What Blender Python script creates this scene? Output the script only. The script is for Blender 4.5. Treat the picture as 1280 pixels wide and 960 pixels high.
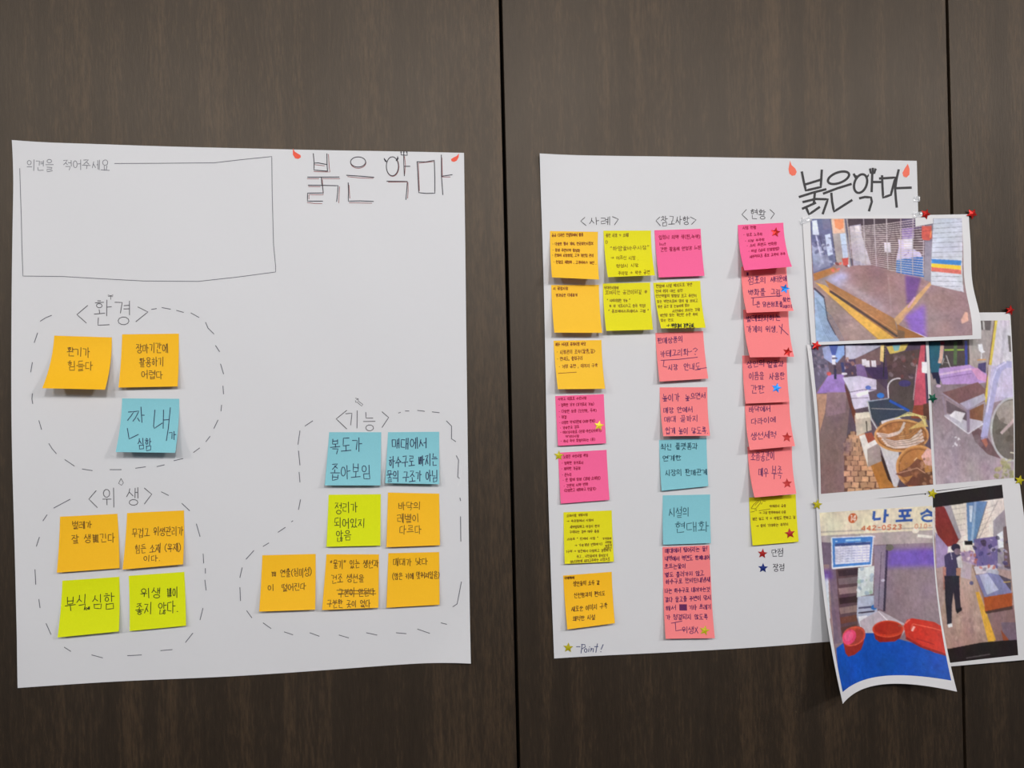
import bpy, math, random
import numpy as np
from mathutils import Vector, Matrix
random.seed(7); RNG = np.random.RandomState(5)
scene = bpy.context.scene
COL = scene.collection
for o in list(bpy.data.objects): bpy.data.objects.remove(o)

# ---------------- camera ----------------
FPX = 960.0
YAW = math.radians(7.3); ROLL = math.radians(1.37); DIST = 1.10
CAM = np.array([0.0, -DIST, 1.40])
FW = np.array([math.sin(YAW), math.cos(YAW), 0.0])
RT0 = np.array([math.cos(YAW), -math.sin(YAW), 0.0]); UP0 = np.array([0, 0, 1.0])
RT = RT0*math.cos(ROLL) - UP0*math.sin(ROLL)
UPV = UP0*math.cos(ROLL) + RT0*math.sin(ROLL)
cd = bpy.data.cameras.new('camera'); cam = bpy.data.objects.new('camera', cd); COL.objects.link(cam)
cd.sensor_width = 36; cd.lens = 36*FPX/1280; cd.clip_start = 0.02
M = Matrix(((RT[0], UPV[0], -FW[0], CAM[0]), (RT[1], UPV[1], -FW[1], CAM[1]), (RT[2], UPV[2], -FW[2], CAM[2]), (0, 0, 0, 1)))
cam.matrix_world = M
scene.camera = cam

# ---------------- world, lamps, exposure ----------------
w = bpy.data.worlds.new('world'); scene.world = w; w.use_nodes = True
w.node_tree.nodes['Background'].inputs[0].default_value = (0.80, 0.86, 1.0, 1)
w.node_tree.nodes['Background'].inputs[1].default_value = 0.10
def area(name, loc, target, sx, sy, power, col):
    l = bpy.data.lights.new(name, 'AREA'); l.shape = 'RECTANGLE'; l.size = sx; l.size_y = sy
    l.energy = power; l.color = col
    o = bpy.data.objects.new(name, l); COL.objects.link(o); o.location = loc
    d = Vector(target) - Vector(loc); o.rotation_euler = d.to_track_quat('-Z', 'Y').to_euler()
    return o
area('ceiling_downlight', (0.45, -2.55, 2.52), (0.15, 0, 1.40), 0.22, 0.22, 25, (1.0, 0.97, 0.95))
area('ceiling_downlight', (-0.70, -2.60, 2.52), (-0.30, 0, 1.45), 0.22, 0.22, 14, (1.0, 0.97, 0.94))
area('ceiling_downlight', (2.35, -2.45, 2.52), (0.60, 0, 1.40), 0.30, 0.30, 26, (1.0, 0.96, 0.93))
area('ceiling_downlight', (-2.20, -2.45, 2.52), (-0.50, 0, 1.50), 0.30, 0.30, 16, (1.0, 0.95, 0.88))
area('overhead_fill_light', (0.2, -2.85, 2.52), (0.2, -0.6, 1.1), 3.4, 0.8, 26, (0.84, 0.91, 1.0))  # added wide fill, unseen, placed for soft light and haze on the wall
vs = scene.view_settings
vs.view_transform = 'Standard'; vs.look = 'None'; vs.gamma = 1; vs.exposure = 0.08
scene.display_settings.display_device = 'sRGB'

# ---------------- helpers ----------------
def lin(c):
    c = np.asarray(c, float)/255.0
    return np.where(c <= 0.04045, c/12.92, ((c+0.055)/1.055)**2.4)
PAPER_K = 1.16     # reflectance of a printed colour against the tone it shows in the room light
def alb(c, k=PAPER_K):
    v = np.clip(lin(c)*k, 0, 0.97); return (v[0], v[1], v[2], 1)
_m = {}
def mat(name, color, rough=0.7, spec=0.3, metal=0.0, noise=0.0, bump=0.0, nscale=300.0):
    if name in _m: return _m[name]
    m = bpy.data.materials.new(name); m.use_nodes = True; nt = m.node_tree; b = nt.nodes['Principled BSDF']
    b.inputs['Base Color'].default_value = color; b.inputs['Roughness'].default_value = rough
    b.inputs['Specular IOR Level'].default_value = spec; b.inputs['Metallic'].default_value = metal
    if noise or bump:
        tc = nt.nodes.new('ShaderNodeTexCoord'); n = nt.nodes.new('ShaderNodeTexNoise')
        n.inputs['Scale'].default_value = nscale; n.inputs['Detail'].default_value = 4
        nt.links.new(tc.outputs['Object'], n.inputs['Vector'])
        if noise:
            r = nt.nodes.new('ShaderNodeValToRGB')
            r.color_ramp.elements[0].position = 0.3; r.color_ramp.elements[1].position = 0.7
            r.color_ramp.elements[0].color = tuple(x*(1-noise) for x in color[:3])+(1,)
            r.color_ramp.elements[1].color = tuple(min(0.97, x*(1+noise)) for x in color[:3])+(1,)
            nt.links.new(n.outputs['Fac'], r.inputs[0]); nt.links.new(r.outputs[0], b.inputs['Base Color'])
        if bump:
            bp = nt.nodes.new('ShaderNodeBump'); bp.inputs['Strength'].default_value = bump; bp.inputs['Distance'].default_value = 0.001
            nt.links.new(n.outputs['Fac'], bp.inputs['Height']); nt.links.new(bp.outputs[0], b.inputs['Normal'])
    _m[name] = m; return m

def link_mesh(name, verts, faces, m, parent=None, origin=(0, 0, 0), smooth=False):
    me = bpy.data.meshes.new(name); v = np.asarray(verts, float) - np.asarray(origin, float)
    me.from_pydata(v.tolist(), [], [tuple(f) for f in faces]); me.update()
    if smooth: me.shade_smooth()
    if m: me.materials.append(m)
    o = bpy.data.objects.new(name, me); COL.objects.link(o)
    if parent: o.parent = parent
    else: o.location = tuple(origin)
    return o
def empty(name, loc):
    o = bpy.data.objects.new(name, None); COL.objects.link(o); o.location = tuple(loc); o.empty_display_size = 0.05; return o
def tag(o, label=None, cat=None, group=None, kind=None):
    if label: o['label'] = label
    if cat: o['category'] = cat
    if group: o['group'] = group
    if kind: o['kind'] = kind
    return o

def at(px, py, d=0.0):
    """points of the photograph carried onto a plane d metres in front of the wall"""
    px = np.asarray(px, float); py = np.asarray(py, float); d = np.asarray(d, float)
    D = FW + ((px-640)/FPX)[..., None]*RT - ((py-480)/FPX)[..., None]*UPV
    t = (-d - CAM[1])/D[..., 1]
    return CAM + t[..., None]*D
def project(P):
    Q = P - CAM; z = Q@FW
    return 640 + FPX*(Q@RT)/z, 480 - FPX*(Q@UPV)/z
def wave(u, v):
    return 0.0016 + 0.0008*np.sin(u*11+v*4+1.0) + 0.0005*np.sin(v*17-u*5) + 0.0003*np.sin(u*31+v*23)

class Sheet:
    """one hanging piece of paper: four corners, its distance off the wall and how it curls away"""
    def __init__(s, corners, off, lift=(0, 0), power=2.0, extra=None, waviness=1.0, edge=None):
        s.off = off; s.lift = lift; s.p = power; s.extra = extra; s.wv = waviness; s.edge = edge
        ds = [off, off, off+lift[1], off+lift[0]]          # TL TR BR BL
        W = [at(c[0], c[1], d+0.0016) for c, d in zip(corners, ds)]
        s.W = [np.array([w_[0], w_[2]]) for w_ in W]
    def pos(s, a, b, h=0.0):
        a = np.asarray(a, float); b = np.asarray(b, float)
        A = a[..., None]; B = b[..., None]
        uv = (1-B)*((1-A)*s.W[0]+A*s.W[1]) + B*((1-A)*s.W[3]+A*s.W[2])
        if s.edge is not None: uv = uv + s.edge(a, b)
        bb = np.clip(b, 0, None)
        z = s.off + wave(uv[..., 0], uv[..., 1])*s.wv + (s.lift[0]*(1-a)+s.lift[1]*a)*bb**s.p + h
        if s.extra is not None: z = z + s.extra(a, b)
        return np.stack([uv[..., 0], -z, uv[..., 1]], -1)
    def inv(s, px, py):
        px = np.asarray(px, float); py = np.asarray(py, float)
        a = np.full(px.shape, .5); b = np.full(px.shape, .5); e = 1e-4
        for _ in range(7):
            x0, y0 = project(s.pos(a, b)); xa, ya = project(s.pos(a+e, b)); xb, yb = project(s.pos(a, b+e))
            j11 = (xa-x0)/e; j21 = (ya-y0)/e; j12 = (xb-x0)/e; j22 = (yb-y0)/e
            det = j11*j22-j12*j21; rx = px-x0; ry = py-y0
            a = np.clip(a + (j22*rx-j12*ry)/det, -.3, 1.3); b = np.clip(b + (-j21*rx+j11*ry)/det, -.3, 1.3)
        return a, b
    def mesh(s, name, nx, ny, m, parent=None, origin=(0, 0, 0)):
        A, B = np.meshgrid(np.linspace(0, 1, nx+1), np.linspace(0, 1, ny+1))
        P = s.pos(A, B).reshape(-1, 3); n = len(P)
        # real thickness: a front and a back skin joined round the rim
        Q = P + np.array([0, 0.00012, 0])
        f = []
        for j in range(ny):
            for i in range(nx):
                k = j*(nx+1)+i
                f.append((k, k+nx+1, k+nx+2, k+1)); f.append((n+k, n+k+1, n+k+nx+2, n+k+nx+1))
        rim = [i for i in range(nx+1)] + [j*(nx+1)+nx for j in range(1, ny+1)] + [ny*(nx+1)+i for i in range(nx-1, -1, -1)] + [j*(nx+1) for j in range(ny-1, 0, -1)]
        R = len(rim); ex = np.vstack([P[rim], Q[rim]])       # rim vertices of their own, so the edge stays crisp
        for q in range(R):
            q2 = (q+1) % R; f.append((2*n+q, 2*n+q2, 2*n+R+q2, 2*n+R+q))
        return link_mesh(name, np.vstack([P, Q, ex]), f, m, parent, origin, smooth=True)

# ---- pen strokes -> thin ribbons of ink lying on a sheet ----
class Ink:
    def __init__(s, jit=0.25): s.lines = []; s.polys = []; s.jit = jit
    def add(s, pts, w): s.lines.append((np.array(pts, float), w))
    def fill(s, pts): s.polys.append(np.array(pts, float))
    def build(s, name, sheet, m, parent, origin, h=0.00028, seg=3.0):
        V = []; F = []; n = 0
        for pts, wd in s.lines:
            out = [pts[0]]
            for a_, b_ in zip(pts[:-1], pts[1:]):
                L = np.hypot(*(b_-a_)); k = max(1, int(L/seg))
                for q in range(1, k+1): out.append(a_+(b_-a_)*q/k)
            p = np.array(out)
            if len(p) < 2: continue
            d = np.gradient(p, axis=0); L = np.hypot(d[:, 0], d[:, 1])+1e-9; d /= L[:, None]
            nr = np.stack([-d[:, 1], d[:, 0]], 1)*wd*.5
            p[0] -= d[0]*wd*.3; p[-1] += d[-1]*wd*.3
            V.append(p+nr); V.append(p-nr); k = len(p)
            for q in range(k-1): F.append((n+q, n+q+1, n+k+q+1, n+k+q))
            n += 2*k
        for pts in s.polys:
            c = pts.mean(0); k = len(pts); V.append(pts); V.append(c[None])
            for q in range(k): F.append((n+q, n+(q+1) % k, n+k))
            n += k+1
        if not V: return None
        P = np.vstack(V); a, b = sheet.inv(P[:, 0], P[:, 1]); X = sheet.pos(a, b, h)
        return link_mesh(name, X, F, m, parent, origin)

# ---- hangul written stroke by stroke ----
def circ(cx=.5, cy=.5, rx=.48, ry=.48, n=10, a0=-1.8):
    return [(cx+rx*math.cos(a0+2*math.pi*i/n), cy+ry*math.sin(a0+2*math.pi*i/n)) for i in range(n+1)]
CH = {
 'ㄱ': [[(0, .05), (.9, .05), (.7, 1)]], 'ㄴ': [[(.05, 0), (.05, 1), (1, .93)]], 'ㄷ': [[(.95, 0), (.05, .03), (.05, .97), (1, .95)]],
 'ㄹ': [[(0, 0), (.92, 0), (.9, .48), (.05, .52), (.05, 1), (1, .97)]], 'ㅁ': [[(.05, 0), (.05, .98), (.93, .95), (.95, 0), (.05, .02)]],
 'ㅂ': [[(.05, 0), (.07, 1), (.93, .97), (.95, 0)], [(.07, .5), (.93, .5)]], 'ㅅ': [[(.5, 0), (.38, .5), (0, 1)], [(.45, .4), (1, .95)]],
 'ㅇ': [circ()], 'ㅈ': [[(0, .05), (.95, .03), (.45, .55), (0, 1)], [(.5, .5), (1, .95)]],
 'ㅊ': [[(.35, -.05), (.62, .05)], [(0, .25), (.95, .22), (.45, .62), (0, 1)], [(.5, .6), (1, .97)]],
 'ㅋ': [[(0, .05), (.9, .05), (.7, 1)], [(0, .52), (.82, .45)]], 'ㅌ': [[(.95, 0), (.05, .03), (.05, .97), (1, .95)], [(.05, .5), (.9, .47)]],
 'ㅍ': [[(0, .02), (1, 0)], [(.3, 0), (.33, .97)], [(.72, 0), (.68, .97)], [(0, 1), (1, .96)]],
 'ㅎ': [[(.3, -.05), (.7, -.03)], [(0, .24), (1, .2)], circ(.5, .68, .33, .3)],
}
def two(a, b): return [[(x*.46, y) for x, y in l] for l in CH[a]]+[[(.54+x*.46, y) for x, y in l] for l in CH[b]]
for k, (a, b) in {'ㄲ': 'ㄱㄱ', 'ㄸ': 'ㄷㄷ', 'ㅃ': 'ㅂㅂ', 'ㅆ': 'ㅅㅅ', 'ㅉ': 'ㅈㅈ', 'ㄳ': 'ㄱㅅ', 'ㄵ': 'ㄴㅈ', 'ㄶ': 'ㄴㅎ', 'ㄺ': 'ㄹㄱ', 'ㄻ': 'ㄹㅁ', 'ㄼ': 'ㄹㅂ', 'ㄽ': 'ㄹㅅ', 'ㄾ': 'ㄹㅌ', 'ㄿ': 'ㄹㅍ', 'ㅀ': 'ㄹㅎ', 'ㅄ': 'ㅂㅅ'}.items(): CH[k] = two(a, b)
VV = {
 'ㅏ': [[(.3, 0), (.32, 1)], [(.3, .45), (1, .42)]], 'ㅑ': [[(.3, 0), (.32, 1)], [(.3, .33), (1, .3)], [(.3, .6), (1, .57)]],
 'ㅓ': [[(.8, 0), (.8, 1)], [(0, .47), (.8, .45)]], 'ㅕ': [[(.8, 0), (.8, 1)], [(0, .33), (.8, .3)], [(0, .6), (.8, .58)]],
 'ㅣ': [[(.55, 0), (.57, 1)]], 'ㅐ': [[(.2, .05), (.2, .95)], [(.2, .48), (.75, .46)], [(.75, 0), (.77, 1)]],
 'ㅔ': [[(-.05, .48), (.4, .46)], [(.4, .05), (.4, .95)], [(.85, 0), (.86, 1)]],
 'ㅒ': [[(.2, .05), (.2, .95)], [(.2, .35), (.75, .33)], [(.2, .6), (.75, .58)], [(.75, 0), (.77, 1)]],
 'ㅖ': [[(-.05, .35), (.4, .33)], [(-.05, .6), (.4, .58)], [(.4, .05), (.4, .95)], [(.85, 0), (.86, 1)]]}
VH = {
 'ㅗ': [[(.5, .05), (.5, .8)], [(0, .85), (1, .8)]], 'ㅛ': [[(.33, .05), (.35, .8)], [(.65, .05), (.65, .8)], [(0, .85), (1, .8)]],
 'ㅜ': [[(0, .12), (1, .08)], [(.52, .1), (.5, 1)]], 'ㅠ': [[(0, .12), (1, .08)], [(.33, .1), (.3, 1)], [(.67, .1), (.67, 1)]], 'ㅡ': [[(0, .5), (1, .45)]]}
VC = {'ㅘ': 'ㅗㅏ', 'ㅙ': 'ㅗㅐ', 'ㅚ': 'ㅗㅣ', 'ㅝ': 'ㅜㅓ', 'ㅞ': 'ㅜㅔ', 'ㅟ': 'ㅜㅣ', 'ㅢ': 'ㅡㅣ'}
LI = 'ㄱㄲㄴㄷㄸㄹㅁㅂㅃㅅㅆㅇㅈㅉㅊㅋㅌㅍㅎ'; LV = 'ㅏㅐㅑㅒㅓㅔㅕㅖㅗㅘㅙㅚㅛㅜㅝㅞㅟㅠㅡㅢㅣ'; LF = ' ㄱㄲㄳㄴㄵㄶㄷㄹㄺㄻㄼㄽㄾㄿㅀㅁㅂㅄㅅㅆㅇㅈㅊㅋㅌㅍㅎ'
def bx(ls, x0, y0, x1, y1): return [[(x0+x*(x1-x0), y0+y*(y1-y0)) for x, y in l] for l in ls]
def syl(c):
    k = ord(c)-0xAC00; i = LI[k//588]; v = LV[(k % 588)//28]; f = LF[k % 28].strip(); o = []
    if v in VV:
        o += bx(CH[i], .02, .12 if not f else .04, .5, .82 if not f else .5) + bx(VV[v], .58, 0, .98, 1 if not f else .58)
        if f: o += bx(CH[f], .2, .66, .9, 1)
    elif v in VH:
        if f: o += bx(CH[i], .2, 0, .8, .3)+bx(VH[v], .02, .34, .98, .6)+bx(CH[f], .2, .66, .85, 1)
        else: o += bx(CH[i], .18, 0, .82, .5)+bx(VH[v], 0, .52, 1, .98)
    else:
        h, g = VC[v]
        if f: o += bx(CH[i], .05, .02, .55, .3)+bx(VH[h], 0, .34, .62, .56)+bx(VV[g], .64, 0, 1, .6)+bx(CH[f], .2, .68, .9, 1)
        else: o += bx(CH[i], .05, .05, .55, .48)+bx(VH[h], 0, .52, .64, .85)+bx(VV[g], .66, 0, 1, 1)
    return o
X = {
 '<': [[(1, 0), (0, .5), (1, 1)]], '>': [[(0, 0), (1, .45), (0, 1)]], '(': [[(.9, 0), (.3, .3), (.3, .7), (.9, 1)]], ')': [[(.1, 0), (.7, .3), (.7, .7), (.1, 1)]],
 ',': [[(.5, .8), (.3, 1.1)]], '.': [[(.4, .93), (.6, .95)]], '·': [[(.35, .5), (.65, .52)]], '!': [[(.55, 0), (.45, .7)], [(.4, .92), (.5, .95)]],
 '?': [[(.1, .2), (.5, 0), (.9, .25), (.5, .6)], [(.45, .9), (.55, .95)]], '-': [[(.1, .5), (.9, .45)]], '+': [[(.1, .5), (.9, .5)], [(.5, .2), (.5, .8)]],
 '→': [[(0, .5), (.9, .5)], [(.6, .25), (.95, .5), (.6, .75)]], '“': [[(.3, 0), (.2, .25)], [(.7, 0), (.6, .25)]], '”': [[(.3, 0), (.2, .25)], [(.7, 0), (.6, .25)]],
 '|': [[(.5, 0), (.5, 1)]], '#': [[(.2, .2), (.8, .8)], [(.8, .2), (.2, .8)], [(.5, .1), (.5, .9)], [(.1, .5), (.9, .5)]], 'X': [[(.1, .1), (.95, 1)], [(.85, 0), (.05, .95)]],
 '▒': [[(.1, .2), (.9, .3), (.1, .4), (.9, .5), (.1, .6), (.9, .7), (.1, .8), (.9, .9)], [(.2, .1), (.25, .95)], [(.6, .1), (.55, .95)], [(.85, .1), (.8, .95)]],
 'b': [[(.2, 0), (.2, 1), (.8, .9), (.8, .5), (.2, .55)]], 'u': [[(.1, .4), (.15, .95), (.75, .9), (.8, .4), (.85, 1)]], 't': [[(.5, .05), (.45, 1)], [(.1, .3), (.9, .3)]],
 'P': [[(.15, 0), (.1, 1)], [(.15, .02), (.85, .1), (.8, .4), (.13, .55)]], 'o': [circ(.5, .7, .38, .3)], 'i': [[(.5, .4), (.45, 1)], [(.5, .2), (.55, .22)]], 'n': [[(.1, .4), (.1, 1)], [(.1, .6), (.5, .4), (.75, .55), (.8, 1)]],
 '0': [circ(.5, .5, .36, .48)], '1': [[(.3, .15), (.55, 0), (.55, 1)]], '2': [[(.1, .2), (.5, 0), (.85, .25), (.1, .95), (.9, .95)]], '3': [[(.1, .1), (.6, 0), (.8, .25), (.4, .47), (.85, .7), (.55, 1), (.1, .9)]],
 '4': [[(.7, 1), (.7, 0), (.05, .7), (.95, .7)]], '5': [[(.85, 0), (.2, 0), (.15, .45), (.7, .42), (.85, .7), (.6, 1), (.1, .92)]]}
ADV = {' ': .55, '.': .35, ',': .35, '·': .5, '(': .5, ')': .5, '<': .6, '>': .6, '!': .4, 'i': .35, '|': .3, '1': .5, '“': .6, '”': .6, '-': .6}
def glyph(c):
    return syl(c) if 0xAC00 <= ord(c) <= 0xD7A3 else X.get(c, [])
def write(ink, text, x0, y0, x1, y1, h, w, jit=0.045):
    ad = [ADV.get(c, .62 if (c in X and c.isalnum()) else 1.0) for c in text]; tot = sum(ad)
    dx, dy = (x1-x0)/tot, (y1-y0)/tot; q = 0
    for c, a in zip(text, ad):
        gx = x0+dx*(q+.06*a); gy = y0+dy*q; gw = dx*a*.88; jh = h*random.uniform(.88, 1.1); oy = random.uniform(-.05, .05)*h
        for l in glyph(c):
            if len(l) > 8: pts = [(gx+gw*x+random.uniform(-jit, jit)*gw*.4, gy+oy+(y-.5)*jh) for x, y in l]
            else:
                pts = [(gx+gw*(x+random.uniform(-jit, jit)), gy+oy+(y-.5+random.uniform(-jit, jit))*jh+dy*x) for x, y in l]
            ink.add(pts, w)
        q += a

# ---------------- the wall, floor and ceiling ----------------
def wood_material():
    m = bpy.data.materials.new('dark_veneer'); m.use_nodes = True; nt = m.node_tree; N = nt.nodes.new; L = nt.links.new
    b = nt.nodes['Principled BSDF']; b.inputs['Specular IOR Level'].default_value = 0.66; b.inputs['Specular Tint'].default_value = (1.0, .86, .72, 1)
    tc = N('ShaderNodeTexCoord')
    def noise(sx, sz, det, rough=.55):
        mp = N('ShaderNodeMapping'); mp.inputs['Scale'].default_value = (sx, sx, sz); n = N('ShaderNodeTexNoise')
        n.inputs['Scale'].default_value = 1; n.inputs['Detail'].default_value = det; n.inputs['Roughness'].default_value = rough
        L(tc.outputs['Object'], mp.inputs[0]); L(mp.outputs[0], n.inputs['Vector']); return n
    wide = noise(24, 0.3, 3); fine = noise(300, 42, 4, .7); mid = noise(70, 3.5, 3); cloud = noise(5, 3, 3)
    r1 = N('ShaderNodeValToRGB'); e = r1.color_ramp.elements
    e[0].position = .52; e[0].color = (.011, .0065, .0036, 1); e[1].position = 1.0; e[1].color = (.060, .036, .019, 1)
    x = e.new(.77); x.color = (.021, .0130, .0075, 1)
    s = N('ShaderNodeMath'); s.operation = 'MULTIPLY_ADD'; L(fine.outputs['Fac'], s.inputs[0]); s.inputs[1].default_value = .62; s.inputs[2].default_value = 0
    s2 = N('ShaderNodeMath'); s2.operation = 'MULTIPLY_ADD'; L(mid.outputs['Fac'], s2.inputs[0]); s2.inputs[1].default_value = .26; L(s.outputs[0], s2.inputs[2])
    s3 = N('ShaderNodeMath'); s3.operation = 'MULTIPLY_ADD'; L(wide.outputs['Fac'], s3.inputs[0]); s3.inputs[1].default_value = .66; L(s2.outputs[0], s3.inputs[2])
    L(s3.outputs[0], r1.inputs[0]); L(r1.outputs[0], b.inputs['Base Color'])
    rr = N('ShaderNodeMapRange'); rr.inputs['To Min'].default_value = .46; rr.inputs['To Max'].default_value = .60
    L(cloud.outputs['Fac'], rr.inputs['Value']); L(rr.outputs[0], b.inputs['Roughness'])
    bp = N('ShaderNodeBump'); bp.inputs['Strength'].default_value = .5; bp.inputs['Distance'].default_value = .0006
    L(fine.outputs['Fac'], bp.inputs['Height']); L(bp.outputs[0], b.inputs['Normal'])
    return m
WOOD = wood_material()
def box(name, lo, hi, m, parent=None, bevel=0.0):
    x0, y0, z0 = lo; x1, y1, z1 = hi; c = ((x0+x1)/2, (y0+y1)/2, (z0+z1)/2)
    V = [(x, y, z) for x in (x0, x1) for y in (y0, y1) for z in (z0, z1)]
    F = [(0, 1, 3, 2), (4, 6, 7, 5), (0, 4, 5, 1), (2, 3, 7, 6), (0, 2, 6, 4), (1, 5, 7, 3)]
    me = bpy.data.meshes.new(name); me.from_pydata([tuple(np.array(v)-c) for v in V], [], F); me.materials.append(m)
    o = bpy.data.objects.new(name, me); COL.objects.link(o); o.location = c
    if parent: o.parent = parent; o.location = tuple(np.array(c)-np.array(parent.location))
    if bevel:
        bv = o.modifiers.new('bevel', 'BEVEL'); bv.width = bevel; bv.segments = 3
    return o
wall = empty('wall_back', (0, 0.02, 0)); tag(wall, 'dark brown wood veneer wall of tall panels with narrow black joints', kind='structure')
s1 = float(at(637.0, 480)[0]); s2 = float(at(1195.2, 480)[0]); G = 0.0024
for x0, x1 in ((-1.75, s1-G), (s1+G, s2-G), (s2+G, 2.05)):
    box('panel', (x0, 0, 0.0), (x1, 0.018, 2.6), WOOD, wall, 0.0009)
box('joint_backing', (-1.75, 0.0185, 0), (2.05, 0.06, 2.6), mat('joint_black', (.004, .0035, .003, 1), .9, .1), wall)
fl = box('floor', (-1.75, -4.2, -0.05), (2.05, 0, 0), mat('floor_carpet', (.06, .05, .045, 1), .95, .1, noise=.3, nscale=60)); tag(fl, 'dark grey brown floor below the frame', kind='structure')
ce = box('ceiling', (-1.75, -4.2, 2.6), (2.05, 0.06, 2.65), mat('ceiling_white', (.62, .60, .57, 1), .9, .2, noise=.05, nscale=20)); tag(ce, 'plain pale ceiling above the panelled wall', kind='structure')

# ---------------- inks and papers ----------------
PAPER = mat('poster_paper', (.70, .70, .72, 1), .62, .25, bump=.12, nscale=14)
PRINT = mat('print_paper', (.74, .73, .74, 1), .55, .3)
def ink_mat(name, c): return mat('ink_'+name, alb(c, 1.0), .6, .3)
PENCIL = ink_mat('pencil', (108, 108, 116)); INK_GREY = ink_mat('grey_marker', (62, 60, 62)); INK_DARK = ink_mat('dark_pen', (52, 48, 58))
INK_RED = ink_mat('red_pen', (150, 92, 92)); HORN = mat('horn_red', alb((222, 78, 52)), .5, .3)
def tf(o, f): return lambda pts: [(o[0]+f*x, o[1]+f*y) for x, y in pts]

# ---------------- left poster ----------------
def ex_left(a, b):
    c = np.clip((a+b-1.86)/.14, 0, 1)**2*.010
    tl = np.clip((.10-a-b)/.10, 0, 1)**2*.006
    e = .0035*np.clip(1-a/.07, 0, 1)**2*np.sin(np.pi*np.clip(b, 0, 1))
    return c+e+tl
def edge_left(a, b):
    o = np.zeros(a.shape+(2,)); o[..., 0] = -.0035*np.clip(1-a/.25, 0, 1)*np.sin(np.pi*np.clip(b/.9, 0, 1))
    o[..., 1] = .0018*np.sin(a*9)*np.clip(b, 0, 1)*.6 - .0012*np.sin(np.pi*a)*(1-b)
    return o
SL = Sheet([(18, 177), (580, 191), (588, 827), (22, 860)], .0006, extra=ex_left, edge=edge_left)
OL = SL.pos(.5, .5)
PL = empty('paper_poster', OL); tag(PL, 'large white paper poster on the left with dashed loops and fourteen sticky notes', 'poster')
SL.mesh('paper_sheet', 56, 64, PAPER, PL, OL)
def part(name, ink, sheet, m, parent, origin, label=None, h=.00028):
    o = ink.build(name, sheet, m, parent, origin, h)
    if label: o['label'] = label
    return o
k = Ink(); T = tf((0, 160), .28125)
write(k, '의견을', 33, 207, 67.5, 206, 14, .75); write(k, '적어주세요', 79, 206, 137.5, 206.5, 13, .75)
part('handwriting', k, SL, PENCIL, PL, OL, 'pencilled words in the gap of the drawn box')
k = Ink(); k.add(T([(510, 158), (700, 157), (950, 155), (1080, 140), (1208, 127), (1210, 300), (1216, 520), (1225, 615), (1225, 640), (1060, 662), (880, 682), (640, 680), (450, 670), (280, 660), (102, 658), (97, 500), (95, 400), (90, 240), (88, 180)]), .8)
part('drawn_box', k, SL, PENCIL, PL, OL, 'hand drawn empty pencil box')

T = tf((360, 180), 110/1280)
k = Ink(); r = Ink()
for l in ([(368, 140), (380, 270), (378, 380), (575, 395)], [(566, 142), (568, 300), (575, 395)], [(380, 280), (440, 275), (560, 298)], [(285, 483), (745, 481)],
          [(485, 483), (490, 560), (505, 640), (515, 712), (285, 715), (283, 832), (505, 832)], [(295, 600), (500, 602), (728, 607), (722, 720), (708, 838)],
          [(852, 455), (1050, 468), (1250, 485)], [(876, 565), (880, 700), (878, 832), (1050, 828), (1242, 836)],
          circ(1020, 262, 110, 74, 22)): k.add(T(l), 1.05)
for l in ([(375, 402), (610, 408), (600, 340), (588, 150)], [(385, 300), (530, 318)], [(280, 505), (450, 505)], [(490, 503), (752, 505)], [(500, 520), (512, 740), (305, 738), (305, 800)],
          [(300, 618), (472, 622)], [(750, 620), (738, 858)], [(280, 852), (380, 865), (495, 868)], [(868, 475), (1050, 495), (1240, 500)], [(888, 600), (900, 790)], [(890, 855), (1220, 862)],
          circ(1022, 272, 112, 82, 22)[6:18]): r.add(T(l), .8)
T = tf((470, 180), 110/1280)
for l in (circ(238, 325, 88, 138, 24), [(403, 100), (405, 300), (413, 465)], [(365, 120), (365, 160), (455, 165), (450, 120)], [(410, 325), (495, 325)], [(158, 542), (455, 545), (450, 640), (435, 810)],
          [(598, 258), (720, 262), (848, 238), (856, 480), (856, 716), (740, 720), (622, 708), (610, 480), (598, 258)], [(950, 160), (952, 460), (972, 740)], [(955, 470), (1108, 447)]): k.add(T(l), 1.05)
for l in (circ(242, 330, 92, 142, 24)[4:20], [(415, 180), (428, 300), (418, 440)], [(178, 555), (450, 552)], [(465, 560), (468, 680), (460, 790)], [(612, 280), (845, 255)], [(615, 285), (632, 680)],
          [(962, 480), (1080, 480)], [(958, 200), (965, 460)]): r.add(T(l), .8)
k.fill(T([(115, 200), (150, 240), (160, 262), (135, 262), (115, 225)])); k.fill(T([(315, 170), (328, 215), (305, 250), (285, 245), (302, 215)]))
for cx in (365, 405, 447): k.fill(T([(cx-14, 125), (cx, 92), (cx+14, 125)]))
part('heading_lettering', k, SL, INK_DARK, PL, OL, 'tall outlined heading in dark pen at the top right')
part('heading_red_lines', r, SL, INK_RED, PL, OL, 'second reddish pen line beside the heading strokes', h=.0002)  # red pen outline doubling the dark heading strokes
T = tf((340, 160), .21875)
for pl in ([(120, 117), (130, 135), (150, 148), (163, 155), (165, 168), (150, 177), (132, 173), (119, 152)], [(1069, 145), (1066, 168), (1056, 187), (1040, 194), (1026, 190), (1023, 178), (1038, 168), (1056, 160)]):
    k = Ink(); k.fill(T(pl)); part('horn_drawing', k, SL, HORN, PL, OL, 'small red horn beside the heading')
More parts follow.
